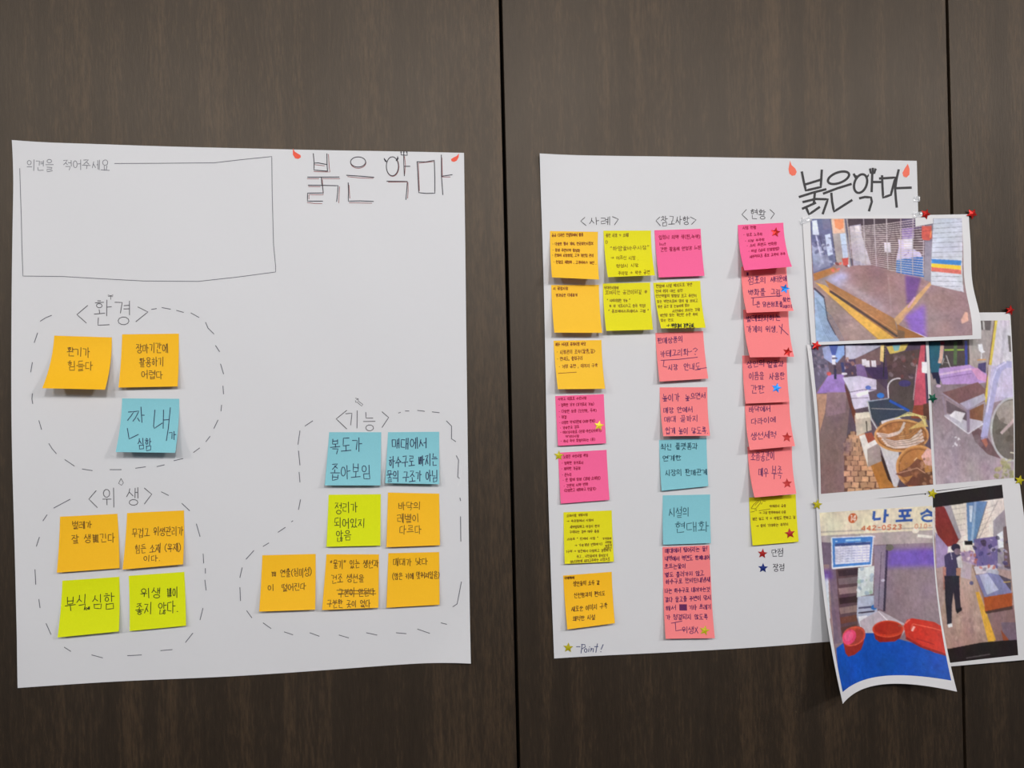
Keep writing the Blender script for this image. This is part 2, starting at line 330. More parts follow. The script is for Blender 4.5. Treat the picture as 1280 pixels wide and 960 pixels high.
# section headings
def heading(lt, gt, words, icon, T, w=.95):
    k = Ink(); k.add(T(lt), w); k.add(T(gt), w)
    for s_, x0, y0, x1, y1, h in words:
        (a, b), (c, d) = T([(x0, y0), (x1, y1)]); f = T([(1, 0)])[0][0]-T([(0, 0)])[0][0]; write(k, s_, a, b, c, d, h*f, w, .02)
    for l in icon: k.add(T(l), .7)
    part('section_heading', k, SL, INK_DARK if w > 1.2 else mat('ink_pen_grey', alb((88, 86, 92), 1), .6, .3), PL, OL)
heading([(358, 128), (305, 173), (352, 215)], [(610, 135), (660, 160), (600, 208)], [('환', 385, 165, 482, 165, 118), ('경', 488, 168, 580, 168, 118)],
        [[(474, 97), (473, 78), (460, 75), (462, 83), (473, 80), (486, 74), (482, 84), (474, 80)]], tf((20, 350), .25))
heading([(365, 110), (335, 145), (370, 180)], [(565, 100), (595, 125), (565, 165)], [('위', 388, 140, 450, 140, 76), ('생', 486, 138, 548, 138, 78)],
        [[(468, 60), (458, 80), (470, 88), (478, 78), (468, 60)]], tf((10, 580), .302))
heading([(405, 65), (368, 95), (405, 130)], [(530, 70), (553, 90), (530, 125)], [('기', 398, 98, 455, 98, 66), ('능', 460, 104, 510, 104, 64)],
        [[(436, 22), (446, 24), (446, 32), (462, 44), (458, 50), (442, 36), (436, 36), (436, 30)], [(446, 24), (440, 28)]], tf((290, 490), .354))
def dashes(T, segs, n=1):
    for s_ in segs:
        k = Ink(); k.add(T(list(s_)), .95)
        part('pen_dash', k, SL, mat('ink_dash', alb((98, 98, 108), 1), .6, .3), PL, OL)
dashes(tf((20, 350), .25), [[(122, 206), (150, 188), (178, 177)], [(108, 265), (92, 313)], [(82, 412), (74, 460)], [(82, 568), (80, 595), (84, 618)], [(115, 703), (128, 747)], [(165, 818), (180, 842), (202, 868)], [(245, 898), (292, 930)], [(332, 945), (382, 953)],
    [(470, 948), (527, 948)], [(598, 941), (648, 934)], [(705, 933), (742, 924)], [(790, 903), (835, 893)], [(888, 862), (918, 840)], [(950, 808), (970, 782)], [(990, 742), (1010, 700)], [(1025, 655), (1028, 625)], [(1038, 570), (1035, 530)], [(1038, 470), (1023, 420)],
    [(1018, 358), (998, 328)], [(990, 270), (960, 240), (948, 212)], [(915, 187), (875, 165)], [(838, 162), (803, 152)], [(773, 146), (730, 138)], [(703, 143), (678, 147)]])
dashes(tf((10, 580), .302), [[(190, 182), (257, 146)], [(145, 235), (162, 210)], [(118, 340), (130, 303)], [(112, 437), (115, 498)], [(128, 560), (133, 595)], [(158, 660), (178, 705)], [(233, 758), (260, 775)], [(347, 790), (392, 802)], [(495, 793), (553, 790)], [(632, 772), (680, 768)],
    [(735, 738), (765, 700)], [(795, 645), (807, 597)], [(820, 522), (815, 480)], [(817, 452), (817, 432)], [(810, 410), (808, 372)], [(795, 300), (780, 248)], [(752, 193), (720, 163)], [(665, 130), (635, 115)]])
dashes(tf((290, 490), .354), [[(258, 120), (285, 102)], [(240, 137), (233, 185)], [(235, 208), (240, 258)], [(237, 283), (240, 318)], [(242, 380), (235, 415)], [(215, 455), (210, 458)], [(188, 478), (163, 495)], [(130, 533), (110, 545)], [(77, 560), (50, 590)], [(36, 620), (28, 655)], [(28, 690), (30, 737)],
    [(52, 772), (70, 797)], [(110, 815), (138, 835)], [(185, 847), (215, 857)], [(275, 850), (308, 862)], [(378, 858), (412, 868)], [(475, 850), (512, 858)], [(580, 850), (615, 853)], [(655, 837), (698, 852)], [(738, 815), (758, 820)], [(780, 758), (795, 748), (810, 670)], [(808, 527), (807, 440)],
    [(805, 374), (807, 384)], [(803, 305), (797, 300), (800, 240), (792, 225)], [(790, 175), (775, 165), (775, 120), (757, 102)], [(732, 73), (707, 70)], [(680, 68), (655, 65)], [(625, 67), (612, 67)], [(595, 72), (588, 74)]])

# ---------------- right poster ----------------
def edge_right(a, b):
    o = np.zeros(a.shape+(2,)); o[..., 0] = .0012*np.sin(b*7); o[..., 1] = .0012*np.sin(a*8+1)*b
    return o
SR = Sheet([(674, 193), (1146, 201), (1161, 795), (692, 824)], .0006, edge=edge_right, extra=lambda a, b: np.clip((.12-a-b)/.12, 0, 1)**2*.005)
OR = SR.pos(.5, .5)
PR = empty('paper_poster', OR); tag(PR, 'large white paper poster on the right with four columns of small sticky notes', 'poster')
SR.mesh('paper_sheet', 50, 62, PAPER, PR, OR)
T = tf((980, 195), 170/1280); k = Ink(); W_ = 3.0
for l in ([(168, 152), (185, 240), (205, 325), (345, 293), (355, 135)], [(200, 268), (340, 225)], [(145, 385), (270, 345), (392, 314)], [(290, 345), (280, 442)], [(180, 433), (295, 405), (412, 408), (365, 542)], [(175, 495), (295, 442)], [(210, 490), (235, 550), (332, 482)],
          [(372, 353), (500, 305), (630, 265)], [(445, 352), (452, 430), (470, 523), (637, 417)], [(657, 172), (672, 200)],
          [(830, 165), (824, 334)], [(810, 125), (815, 158), (850, 160), (860, 125)], [(835, 118), (834, 165)], [(840, 245), (915, 245)], [(712, 398), (760, 386), (818, 390), (826, 430), (800, 515)],
          [(900, 212), (1048, 203), (1030, 270), (1005, 366), (932, 392), (926, 290), (922, 188)], [(1078, 132), (1058, 220), (1045, 310), (1052, 400), (1060, 480)], [(1060, 303), (1195, 298)]): k.add(T(l), W_)
k.add(T([(512+105*math.cos(t)*.95-20*math.sin(t)*0, 205+52*math.sin(t)-28*math.cos(t)) for t in np.linspace(0, 6.4, 30)]), W_)
k.add(T([(720+62*math.cos(t), 260+84*math.sin(t)-25*math.cos(t)) for t in np.linspace(0, 6.4, 30)]), W_)
k.fill(T([(657, 168), (680, 182), (705, 185), (680, 210), (664, 195)])); k.fill(T([(797, 165), (798, 190), (782, 210), (765, 190), (785, 182)]))
for cx in (812, 834, 858): k.fill(T([(cx-9, 135), (cx, 110), (cx+9, 135)]))
part('heading_lettering', k, SR, INK_GREY, PR, OR, 'thick grey marker heading at the top right')
T = tf((900, 180), .21875)
for pl in ([(400, 95), (408, 120), (430, 140), (438, 160), (430, 178), (412, 182), (396, 170), (391, 145)], [(1073, 113), (1083, 145), (1082, 175), (1065, 192), (1047, 185), (1042, 165), (1055, 140)]):
    k = Ink(); k.fill(T(pl)); part('horn_drawing', k, SR, mat('horn_coral', alb((226, 104, 80)), .5, .3), PR, OR, 'small red flame shaped horn beside the heading')
def head2(T, f, lt, gt, s_, x0, y0, x1, y1, h):
    k = Ink(); k.add(T(lt), .85); k.add(T(gt), .85); (a, b), (c, d) = T([(x0, y0), (x1, y1)]); write(k, s_, a, b, c, d, h*f, .85)
    part('section_heading', k, SR, mat('ink_head', alb((70, 66, 70), 1), .6, .3), PR, OR)
T = tf((670, 180), .2031)
head2(T, .2031, [(300, 452), (275, 475), (308, 502)], [(470, 447), (507, 463), (483, 497)], '사례', 325, 478, 462, 474, 52)
head2(T, .2031, [(762, 450), (738, 472), (765, 503)], [(950, 450), (985, 467), (957, 495)], '참고사항', 768, 472, 945, 470, 54)
head2(tf((900, 180), .21875), .21875, [(150, 375), (125, 403), (158, 435)], [(285, 375), (311, 398), (290, 427)], '현황', 172, 402, 264, 400, 56)
k = Ink(); write(k, '단점', 964, 691.5, 979.5, 690.5, 9, .9); write(k, '장점', 966, 709.5, 981, 708.5, 9, .9)
part('legend_writing', k, SR, INK_DARK, PR, OR)
k = Ink()
T = tf((685, 785), 100/1280)
for l in ([(455, 298), (512, 298)], [(545, 265), (528, 400)], [(535, 262), (590, 265), (598, 300), (540, 335)], circ(603, 358, 22, 30, 9), [(655, 330), (650, 380)], [(662, 300), (668, 302)], [(690, 320), (682, 380), (700, 330), (725, 325), (722, 382)],
          [(790, 250), (765, 390)], [(745, 298), (800, 298)], [(882, 265), (850, 340)], [(840, 378), (848, 380)]): k.add(T(l), 1.0)
part('legend_writing', k, SR, mat('ink_blue_grey', alb((72, 78, 118), 1), .6, .3), PR, OR, 'blue pen word Point with an exclamation mark')

# ---------------- sticky notes ----------------
NOTE = {
 'orange': mat('note_orange', alb((253, 178, 30)), .65, .2, noise=.02, nscale=500),
 'amber': mat('note_amber', alb((252, 184, 48)), .65, .2, noise=.02, nscale=500),
 'lime': mat('note_lime', alb((208, 216, 8)), .65, .2, noise=.02, nscale=500),
 'yellow': mat('note_yellow', alb((216, 208, 24)), .65, .2, noise=.02, nscale=500),
 'pink': mat('note_pink', alb((236, 96, 146)), .65, .2, noise=.02, nscale=500),
 'coral': mat('note_coral', alb((255, 126, 128)), .65, .2, noise=.02, nscale=500),
 'blue': mat('note_blue', alb((126, 187, 198)), .65, .2, noise=.02, nscale=500)}
INKS = {'brown': ink_mat('brown', (104, 70, 22)), 'navy': ink_mat('navy', (38, 52, 86)), 'olive': ink_mat('olive', (52, 56, 18)), 'rust': ink_mat('rust', (140, 74, 18)), 'mustard': ink_mat('mustard', (142, 118, 8)),
        'crimson': ink_mat('crimson', (170, 28, 74)), 'plum': ink_mat('plum', (100, 34, 92)), 'teal': ink_mat('teal', (28, 74, 92)), 'black': ink_mat('black', (34, 34, 30)), 'darkbrown': ink_mat('dark_brown', (96, 52, 12))}
H_AUTO = {}
def lift_of(c):
    (x0, y0), (x1, y1), (x2, y2), (x3, y3) = c
    cx = (x0+x1+x2+x3)/4; cy = (y0+y1+y2+y3)/4; h = ((y3-y0)+(y2-y1))/2; sh = ((x3-x0)+(x2-x1))/2
    slope = (y1-y0)/(x1-x0); exp = -(cy-480-h/2)/7400 - .024; rot = slope-exp
    res = sh - .024*h + h*rot; off = cx-517
    return max(.004, min(.026, DIST*res/off if abs(off) > 90 else .008))
NOTES = {}
def note(key, colour, c, lines, o, f, ink, w, label, group=None, base=.0010, lift=None, strokes=(), p=2.0, h=None, power=2.0, lifts=None):
    L_ = lift_of(c) if lift is None else lift
    lf = lifts or (L_, L_)
    S = Sheet(c, base, lf, power); O = S.pos(.5, .5)
    n = S.mesh('sticky_note', 10, 12, NOTE[colour], None, O)
    tag(n, label, 'sticky note', group)
    k = Ink(); T = tf(o, f)
    extra = {}
    for ln in lines:
        s_, x0, y0, x1, y1, hh = ln[:6]; kk = k
        if len(ln) > 6: kk = extra.setdefault(ln[6], Ink())
        (a, b), (c_, d) = T([(x0, y0), (x1, y1)]); write(kk, s_, a, b, c_, d, hh*f, w*(1.15 if len(ln) > 6 else 1))
    for s_ in strokes: k.add(T(list(s_)), w)
    k.build('handwriting', S, INKS[ink], n, O)
    for q, kk in extra.items(): kk.build('handwriting', S, INKS[q], n, O)
    NOTES[key] = S; return n
E1 = 'sticky notes on the left poster'; E2 = 'sticky notes on the right poster'
o3, f3 = (20, 350), .25; o4, f4 = (10, 580), .302; o5, f5 = (290, 490), .354
note('n1', 'orange', [(68.3, 419.6), (140.2, 421.8), (131.8, 487), (53.2, 485.3)], [('환기가', 255, 360, 372, 360, 46), ('힘들다', 258, 430, 388, 428, 44)], o3, f3, 'brown', .95,
     'orange sticky note with two short lines, leftmost in the upper dashed loop', E1)
note('n2', 'orange', [(153, 418), (223.5, 417), (222, 483), (148.5, 484.5)], [('장마기간에', 600, 342, 762, 340, 48), ('활용하기', 615, 412, 742, 410, 46), ('어렵다', 625, 474, 737, 473, 42)], o3, f3, 'brown', .95,
     'orange sticky note with three short lines, directly above the blue note', E1, lift=.009)
note('n3', 'blue', [(153, 498), (224, 498.5), (219, 566), (144.5, 565)], [('가', 765, 778, 802, 775, 40), ('심함', 608, 820, 680, 818, 58)], o3, f3, 'navy', 1.05,
     'light blue sticky note with large letters, alone below two orange notes', E1,
     strokes=[[(562, 660), (590, 658), (575, 680), (558, 702)], [(590, 658), (615, 655), (597, 690), (585, 706)], [(608, 690), (618, 706)], [(625, 635), (630, 712)], [(630, 676), (642, 676)], [(557, 742), (566, 795), (612, 772)],
              [(695, 650), (688, 730), (692, 742), (732, 715)], [(738, 650), (736, 742)], [(738, 700), (765, 698)], [(772, 638), (762, 740), (752, 803)]])
note('n4', 'orange', [(75.2, 645.8), (146.8, 642.2), (149.8, 709.9), (71, 715.9)], [('벌레가', 265, 252, 348, 250, 32), ('잘 생▒긴다', 262, 312, 445, 304, 38)], o4, f4, 'brown', .95,
     'orange sticky note with a scribbled syllable, upper left of the lower left four', E1, lift=.006)
note('n5', 'orange', [(158.9, 641.3), (230, 638), (229, 705.3), (153.5, 711.7)], [('무겁고 위생관리가', 512, 286, 727, 274, 36), ('힘든 소재 (목재)', 525, 352, 718, 345, 34), ('이다.', 560, 392, 632, 390, 26)], o4, f4, 'brown', .95,
     'orange sticky note with a bracketed word, upper right of the lower left four', E1, lift=.009)
note('n6', 'lime', [(78, 725.9), (149.5, 720.7), (149, 789), (72, 796.8)], [('부식', 235, 580, 330, 570, 62), ('에', 318, 600, 340, 596, 14), ('심함', 345, 572, 445, 562, 62)], o4, f4, 'olive', 1.05,
     'yellow green sticky note with one line of large letters, lower left on the left poster', E1, lift=.009)
note('n7', 'lime', [(161.3, 719.5), (230.5, 714.7), (232.9, 781.7), (162.5, 788.4)], [('위생', 548, 535, 635, 532, 44), ('▒이', 655, 532, 705, 530, 40), ('좋지 않다.', 525, 600, 708, 592, 46)], o4, f4, 'olive', 1.05,
     'yellow green sticky note with a crossed out word, right of the large lettered green one', E1, lift=.006)
note('n8', 'blue', [(411.4, 540.3), (476.5, 540.3), (475.5, 606.8), (405.8, 606.8)], [('복도가', 345, 192, 462, 184, 52), ('좁아보임', 345, 285, 493, 280, 54)], o5, f5, 'navy', 1.05,
     'light blue sticky note with two lines of large letters, top left of the middle loop', E1, lift=.010)
note('n9', 'blue', [(485, 540.3), (549, 539.7), (549, 605.2), (481.5, 604)], [('매대에서', 563, 184, 690, 180, 38), ('하수구로 빠지는', 553, 248, 727, 238, 40), ('물의 구조가 아님', 545, 299, 728, 296, 40)], o5, f5, 'navy', 1.15,
     'light blue sticky note crowded with three dark lines, top right of the middle loop', E1, lift=.011)
note('n10', 'lime', [(410.7, 618.5), (476, 617.8), (475.5, 682), (408, 683.6)], [('정리가', 362, 412, 445, 408, 36), ('되어있지', 360, 462, 472, 462, 34), ('않음', 366, 508, 422, 506, 40)], o5, f5, 'olive', 1.0,
     'yellow green sticky note with three lines, below a light blue note', E1, lift=.006)
note('n11', 'orange', [(485, 615.7), (549, 617), (550, 681.5), (483, 684)], [('바닥의', 587, 404, 667, 402, 28), ('레벨이', 582, 448, 662, 444, 30), ('다르다', 590, 488, 670, 486, 28)], o5, f5, 'brown', .9,
     'orange sticky note with three short lines, right of a yellow green note', E1, lift=.007)
note('n12', 'orange', [(328, 694), (394.5, 692.5), (394, 762), (324, 764.4)], [('▒', 138, 642, 158, 642, 18), ('연출(심미성)', 170, 640, 283, 634, 30), ('이', 125, 692, 150, 690, 22), ('떨어진다', 175, 690, 262, 687, 26)], o5, f5, 'brown', .95,
     'orange sticky note with a bracketed word, leftmost of three in the bottom row', E1, lift=.009)
note('n13', 'orange', [(408, 693), (473.7, 693), (473, 760), (402.5, 762.6)], [('“물기” 있는 생선과', 345, 608, 518, 606, 28), ('건조 생선을', 350, 660, 467, 656, 28), ('구분이 안된다', 375, 710, 505, 706, 28), ('구분한 곳이 없다', 335, 748, 490, 746, 26)], o5, f5, 'brown', .95,
     'orange sticky note with its third line struck through, middle of three in a row', E1, strokes=[[(370, 700), (505, 702)], [(375, 712), (508, 712)]], lift=.009)
note('n14', 'orange', [(485.4, 691.5), (549, 690), (549.5, 756), (483, 760)], [('매대가 낮다', 568, 602, 692, 598, 26), ('(앉은 키에 맞춰져있음)', 565, 652, 734, 645, 24)], o5, f5, 'brown', .9,
     'orange sticky note with an empty lower half, rightmost of three in the bottom row', E1, lift=.007)

t = 1/12
c1 = (680, 280)
note('r1', 'amber', [(687.5, 288.8), (747.5, 289.8), (749, 349.3), (690, 346.7)], [('공공 디자인 컨설팅에서 활용', 115, 168, 590, 160, 48), ('· 다양한 행사 개최, 현금없는시장보', 125, 300, 740, 292, 46), ('· 상생 주변지역 활성화', 125, 390, 540, 398, 44),
     ('· 문화의 시장형성, 고객 개선입 관리', 120, 470, 745, 472, 44), ('· 친절로 체험화 , 고객서비스 개선 .', 140, 568, 785, 582, 44)], c1, t, 'rust', .72, 'amber sticky note with five tiny lines, at the top left of the right poster', E2, lift=.020)
note('r2', 'yellow', [(754.3, 288.3), (813.8, 288), (819, 344), (760, 346.4)], [('통인 시장 + 소매|', 145, 170, 490, 165, 56), ('1)', 135, 272, 180, 270, 46), ('“하양꿀바우시장”', 205, 372, 805, 352, 66), ('→ 어르신 시장 .', 220, 505, 640, 512, 56),
     ('첨성시 시장', 300, 630, 640, 618, 54), ('주차장 + 작은 공연', 330, 740, 810, 720, 54)], (745, 280), t, 'mustard', .72, 'yellow sticky note with six loose lines, between the top amber and pink notes', E2, lift=.018)
note('r3', 'pink', [(818.2, 287.7), (875.8, 286), (881, 344.6), (823.8, 346.7)], [('입점시 외벽 색(흰,녹색)', 160, 200, 785, 188, 60), ('but', 168, 302, 272, 298, 42), ('간판 활용해 안정감 느낌', 185, 388, 795, 350, 58)], (810, 280), t, 'crimson', .8,
     'pink sticky note with three lines and no bullets, right of a yellow note', E2)
note('r4', 'amber', [(689, 356.3), (748.8, 355.8), (753, 416), (693, 415.8)], [('시 광장시장', 135, 190, 362, 185, 46), ('밤과낮은 다채롭게', 178, 290, 500, 283, 46)], (680, 345), t, 'rust', .72, 'amber sticky note with only two tiny lines at its top edge', E2, lift=.016)
note('r5', 'yellow', [(753.6, 354.3), (813, 353), (816.7, 412), (758, 413.5)], [('남대문시장에', 122, 172, 338, 178, 42), ('보여지는 공간이되길 #', 135, 248, 775, 232, 66), ('“ 시비지정한 가능 ”', 162, 370, 515, 365, 44), ('# 아 거로시스고 품목 직접!', 195, 450, 745, 445, 46),
     ('“ 홍보에버스트에비스 그랩 ”', 182, 530, 795, 525, 46)], (745, 345), t, 'mustard', .72, 'yellow sticky note with five small lines above an empty lower third', E2, lift=.014)
note('r6', 'yellow', [(816.7, 353.3), (875.8, 350.8), (882.5, 409.6), (826.7, 410.4)], [('현장에 시설 배치도로 가면', 118, 155, 662, 125, 48), ('전체 위치 대신 상권', 113, 228, 520, 218, 46), ('전선색깔의 방향성 보고 동선이', 113, 300, 730, 292, 46), ('있는 벽면으로써 많이 잘 보이고', 130, 385, 748, 368, 44),
     ('밝은 공간 및 눈높이에 맞는', 145, 462, 622, 440, 44), ('시선에서 보이는 것을', 362, 528, 782, 498, 42), ('개선점 있는 개선안 수준 특히', 172, 590, 748, 575, 46), ('있는 면도', 188, 665, 382, 660, 40), ('→ 색상대비 강한글씨.', 280, 745, 705, 742, 66, 'black')], (810, 345), t, 'mustard', .72,
     'yellow sticky note full of small lines, the last one darker', E2)
note('r7', 'amber', [(692, 425.8), (752, 425), (756.5, 486), (697.3, 486.5)], [('제주 서귀포 올레시장 바닷', 108, 188, 568, 175, 50), ('· 시장관리 조직<물품,길>', 128, 302, 708, 288, 60), ('· 안내도, 출입구리', 132, 405, 522, 388, 56), ('· 거점 공원 , 이미지 구축', 158, 518, 748, 500, 56)], (685, 415), t, 'rust', .72,
     'amber sticky note with four lines above a short ruled line', E2, strokes=[[(155, 620), (425, 602)]], lift=.016)
note('r8', 'pink', [(694, 495), (754.8, 492.7), (757.5, 554), (697.5, 557.3)], [('시카고 대표로 수산시장', 148, 165, 578, 150, 42), ('· 정확한 가격 (가격표시 가능)', 158, 258, 692, 238, 46), ('· 다양한 상품 (신선함, 독특)', 158, 352, 732, 335, 46), ('· 청결', 162, 435, 278, 435, 46), ('· 다양한 먹거리판매 (저렴·한끼)', 168, 522, 708, 492, 44),
     ('· 가까운곳 경로', 178, 602, 468, 580, 42), ('· 여러가지음료 (관광·특산시식하기)', 182, 668, 808, 635, 46), ('먹거리시장', 262, 728, 468, 718, 38), ('· 즉시 즉석 회썰어주는 (휴)', 188, 800, 708, 772, 44)], (685, 485), t, 'crimson', .72,
     'pink sticky note packed with bulleted lines, shiny gold star at its right edge', E2, lift=.005)
note('r9', 'pink', [(697.5, 565.8), (758, 562.3), (761.8, 624.8), (700.8, 629.4)], [('노량진 수산시장 특징', 168, 192, 542, 168, 46), ('· 정확한 가격표시', 143, 288, 472, 278, 46), ('· 쾌적한 가공장', 138, 372, 428, 362, 44), ('· 온누리', 148, 462, 292, 458, 46), ('· 문 앞에 상점 (경매·소매점)', 158, 542, 728, 508, 46), ('· 간판의 시력 변화', 172, 632, 542, 600, 46),
     ('<다양한고 체험하고 만들기>', 178, 698, 662, 668, 46)], (690, 555), t, 'crimson', .74, 'pink bulleted sticky note with a gold star on its top left corner', E2, lift=.005)
note('r10', 'yellow', [(704.2, 640.2), (764.6, 638), (767.5, 702), (705.7, 704.8)], [('도매시장 개방시장', 158, 178, 478, 158, 36), ('→ 목요장에서 시장이', 162, 258, 568, 240, 38), ('새벽영업하고 마감시 싼데', 208, 345, 652, 328, 40), ('구매되는 경우 매우 좋음', 202, 418, 648, 408, 40), ('스마트 “ 인제비 시장 ”', 162, 530, 638, 508, 38),
     ('→ 기술개념 변화하기)', 278, 622, 700, 598, 40), ('가격표와', 695, 518, 832, 515, 32), ('교환점', 735, 568, 832, 575, 32), ('방문객', 735, 625, 838, 620, 30), ('상담시', 718, 668, 838, 650, 30), ('1구역 → 방문해서 다양하고 경험하기', 148, 712, 828, 692, 40), ('듣고 , 시민들에게 물어보기', 308, 788, 782, 768, 40), ('청년과함께 세대교류하는 시장으로', 212, 868, 810, 822, 44)],
     (695, 630), t, 'mustard', .7, 'bright yellow sticky note filled with tiny lines, above the lowest orange note', E2, lift=.006)
note('r11', 'orange', [(703.8, 719.3), (764.6, 714.7), (768.5, 778.8), (709.2, 786.8)], [('다양화의', 128, 175, 278, 170, 38), ('상인들의 소득 값', 258, 262, 655, 238, 70), ('신선함과의 편리도', 268, 435, 738, 405, 72), ('새로운 이미지 구축', 228, 645, 775, 588, 82), ('쾌적한 시설', 248, 790, 590, 755, 76)], (695, 708), t, 'darkbrown', .8,
     'orange sticky note with four larger lines, above the word Point', E2, lift=.010)
note('r12', 'coral', [(819.6, 416), (879.2, 413.8), (885.4, 473.2), (824.8, 477)], [('판매상품의', 78, 195, 465, 168, 90), ('카테고리화-?', 118, 392, 692, 345, 100), ('시장', 240, 592, 388, 585, 92), ('안내도', 472, 585, 728, 575, 96)], (815, 410), t, 'plum', .85,
     'coral sticky note with an underlined second line and a question mark', E2, strokes=[[(132, 485), (400, 470), (682, 437)], [(180, 480), (168, 575), (222, 586)], [(690, 615), (818, 595)]])
note('r13', 'coral', [(824.8, 484.2), (884.3, 484), (887.7, 544.6), (829.2, 545.3)], [('높이가', 148, 205, 420, 200, 110), ('높으면서', 492, 205, 808, 168, 100), ('매장 안에서', 168, 395, 612, 375, 84), ('매대 끝까지', 178, 530, 695, 512, 90), ('쉽게 높이 닿도록.', 198, 702, 845, 700, 100)], (815, 480), t, 'plum', .88,
     'coral sticky note with four large lines, directly above a light blue note', E2, lift=.014)
note('r14', 'blue', [(823.8, 550.2), (883.3, 547.5), (885.8, 607.7), (827, 613.5)], [('최신 플랫폼과', 128, 162, 685, 150, 92), ('연계한', 155, 335, 442, 325, 80), ('시장의 판매관계', 195, 555, 830, 540, 96)], (815, 545), t, 'teal', .88,
     'light blue sticky note with three lines, directly below a coral note', E2, lift=.006)
note('r15', 'blue', [(828.5, 619.2), (888, 618.2), (889, 679), (829, 681)], [('시설의', 650, 168, 758, 164, 50), ('현대화', 680, 245, 862, 243, 55)], (680, 600), .2396, 'teal', .88,
     'light blue sticky note with two large words, below another light blue note', E2, lift=.006)
note('r16', 'coral', [(828.2, 684), (887, 681.6), (889.6, 741), (829.6, 744)], [('매대에서 떨어지는 물!', 150, 188, 885, 148, 78), ('내벽에서 벽면도 함께내어', 148, 318, 925, 298, 82), ('흐르는물이', 140, 458, 515, 442, 86), ('별도 흘러가지 않고', 150, 602, 825, 562, 82), ('하수구로 잔비린내냄새', 162, 718, 935, 675, 84)], (820, 675), .0729, 'plum', .85,
     'coral sticky note packed with lines, its bottom covered by another coral note', E2, lift=.0004)
note('r17', 'coral', [(829.5, 735), (889.3, 733.6), (893.7, 797.8), (832, 798.4)], [('나는 하수구로 내려가는것', 148, 115, 925, 92, 78), ('같다 물고를 주변이 닦시', 152, 270, 948, 232, 88), ('해서', 162, 418, 348, 402, 86), ('기타 쓰레기', 562, 402, 948, 392, 88), ('가 청결되지 않도록', 168, 568, 892, 558, 88), ('위생X', 440, 790, 725, 790, 115)], (820, 730), .0729, 'plum', .88,
     'coral sticky note with an ink blot and a yellow star at its lower right', E2, base=.0022, lift=.008,
     strokes=[[(262, 670), (445, 635)], [(330, 660), (340, 802), (440, 785)]]+[[(405+i*13, 350), (408+i*13, 450)] for i in range(10)])
f7 = .0781
note('c1', 'pink', [(922.2, 281.3), (979, 278.4), (990, 333.4), (930.6, 338)], [('시장 현황', 168, 190, 388, 182, 46), ('· 상호 노후화', 178, 302, 488, 292, 46), ('· 시설 부족함', 202, 402, 522, 378, 44), ('· 소비 트렌드 변화함', 232, 478, 718, 438, 46), ('· 위생 (냄새 진열방법)', 258, 568, 758, 518, 48), ('세부적으로 홍보 교육이 부족', 282, 652, 855, 602, 46)], (915, 270), f7, 'crimson', .74,
     'pink sticky note with a shiny red star at its upper right', E2, lift=.022, base=.0014)
f8 = .0703
note('c2', 'coral', [(926.6, 333.3), (983, 331.5), (991.8, 388.6), (933.6, 391)], [('점포의', 282, 222, 602, 212, 130), ('셔터문에', 682, 212, 975, 188, 110), ('벽화를', 282, 440, 595, 420, 112), ('그림', 688, 432, 862, 440, 115), ('은 담은점포를', 428, 648, 905, 648, 92), ('찾는', 898, 562, 1038, 550, 70), ('재미', 898, 690, 1072, 680, 60)], (915, 335), f8, 'plum', .88,
     'coral sticky note with a blue star at its right edge, below a pink note', E2, strokes=[[(342, 532), (600, 510), (882, 492)], [(375, 540), (373, 658), (432, 650)], [(265, 80), (265, 130)], [(285, 80), (288, 130)], [(275, 80), (277, 130)]], lift=.020, base=.0014)
f9 = .0729
note('c3', 'coral', [(929.2, 387), (985.4, 386.5), (992.5, 446), (937.5, 446.6)], [('벌레퇴치하는', 232, 188, 835, 162, 105), ('가게의 위생.', 248, 362, 785, 358, 112)], (915, 385), f9, 'plum', .88,
     'coral sticky note with an empty lower half and an orange red star at its corner', E2, strokes=[[(805, 305), (880, 385), (962, 460)], [(862, 275), (840, 442)]], lift=.020, base=.0014)
note('c4', 'coral', [(928, 444.4), (983.2, 444.4), (986.8, 502.3), (932, 504.5)], [('상인의', 248, 218, 565, 195, 112), ('얼굴과', 598, 208, 885, 202, 112), ('이름을', 288, 415, 550, 408, 120), ('사용한', 632, 422, 908, 408, 120), ('간판', 318, 642, 562, 628, 130)], (915, 440), f9, 'plum', .88,
     'coral sticky note with a blue star after its last word', E2, lift=.009, base=.0014)
note('c5', 'coral', [(931.2, 502.3), (986.5, 501.3), (993.9, 557.6), (937.2, 562.7)], [('바닥에서', 288, 162, 665, 145, 98), ('다라이에', 322, 368, 755, 332, 104), ('생선세척', 318, 622, 765, 588, 122)], (915, 500), f9, 'plum', .88,
     'coral sticky note with three lines and a dark red star beside the last', E2, lift=.016, base=.0014)
note('c6', 'coral', [(934.3, 558.5), (990, 556.5), (995.8, 617.3), (943.4, 622)], [('소음공간이', 318, 222, 735, 198, 150), ('매우', 452, 492, 625, 490, 145), ('부족', 672, 485, 865, 505, 205)], (915, 555), f9, 'plum', .88,
     'coral sticky note with a dark red star, directly above a yellow note', E2, lift=.018, base=.0014)
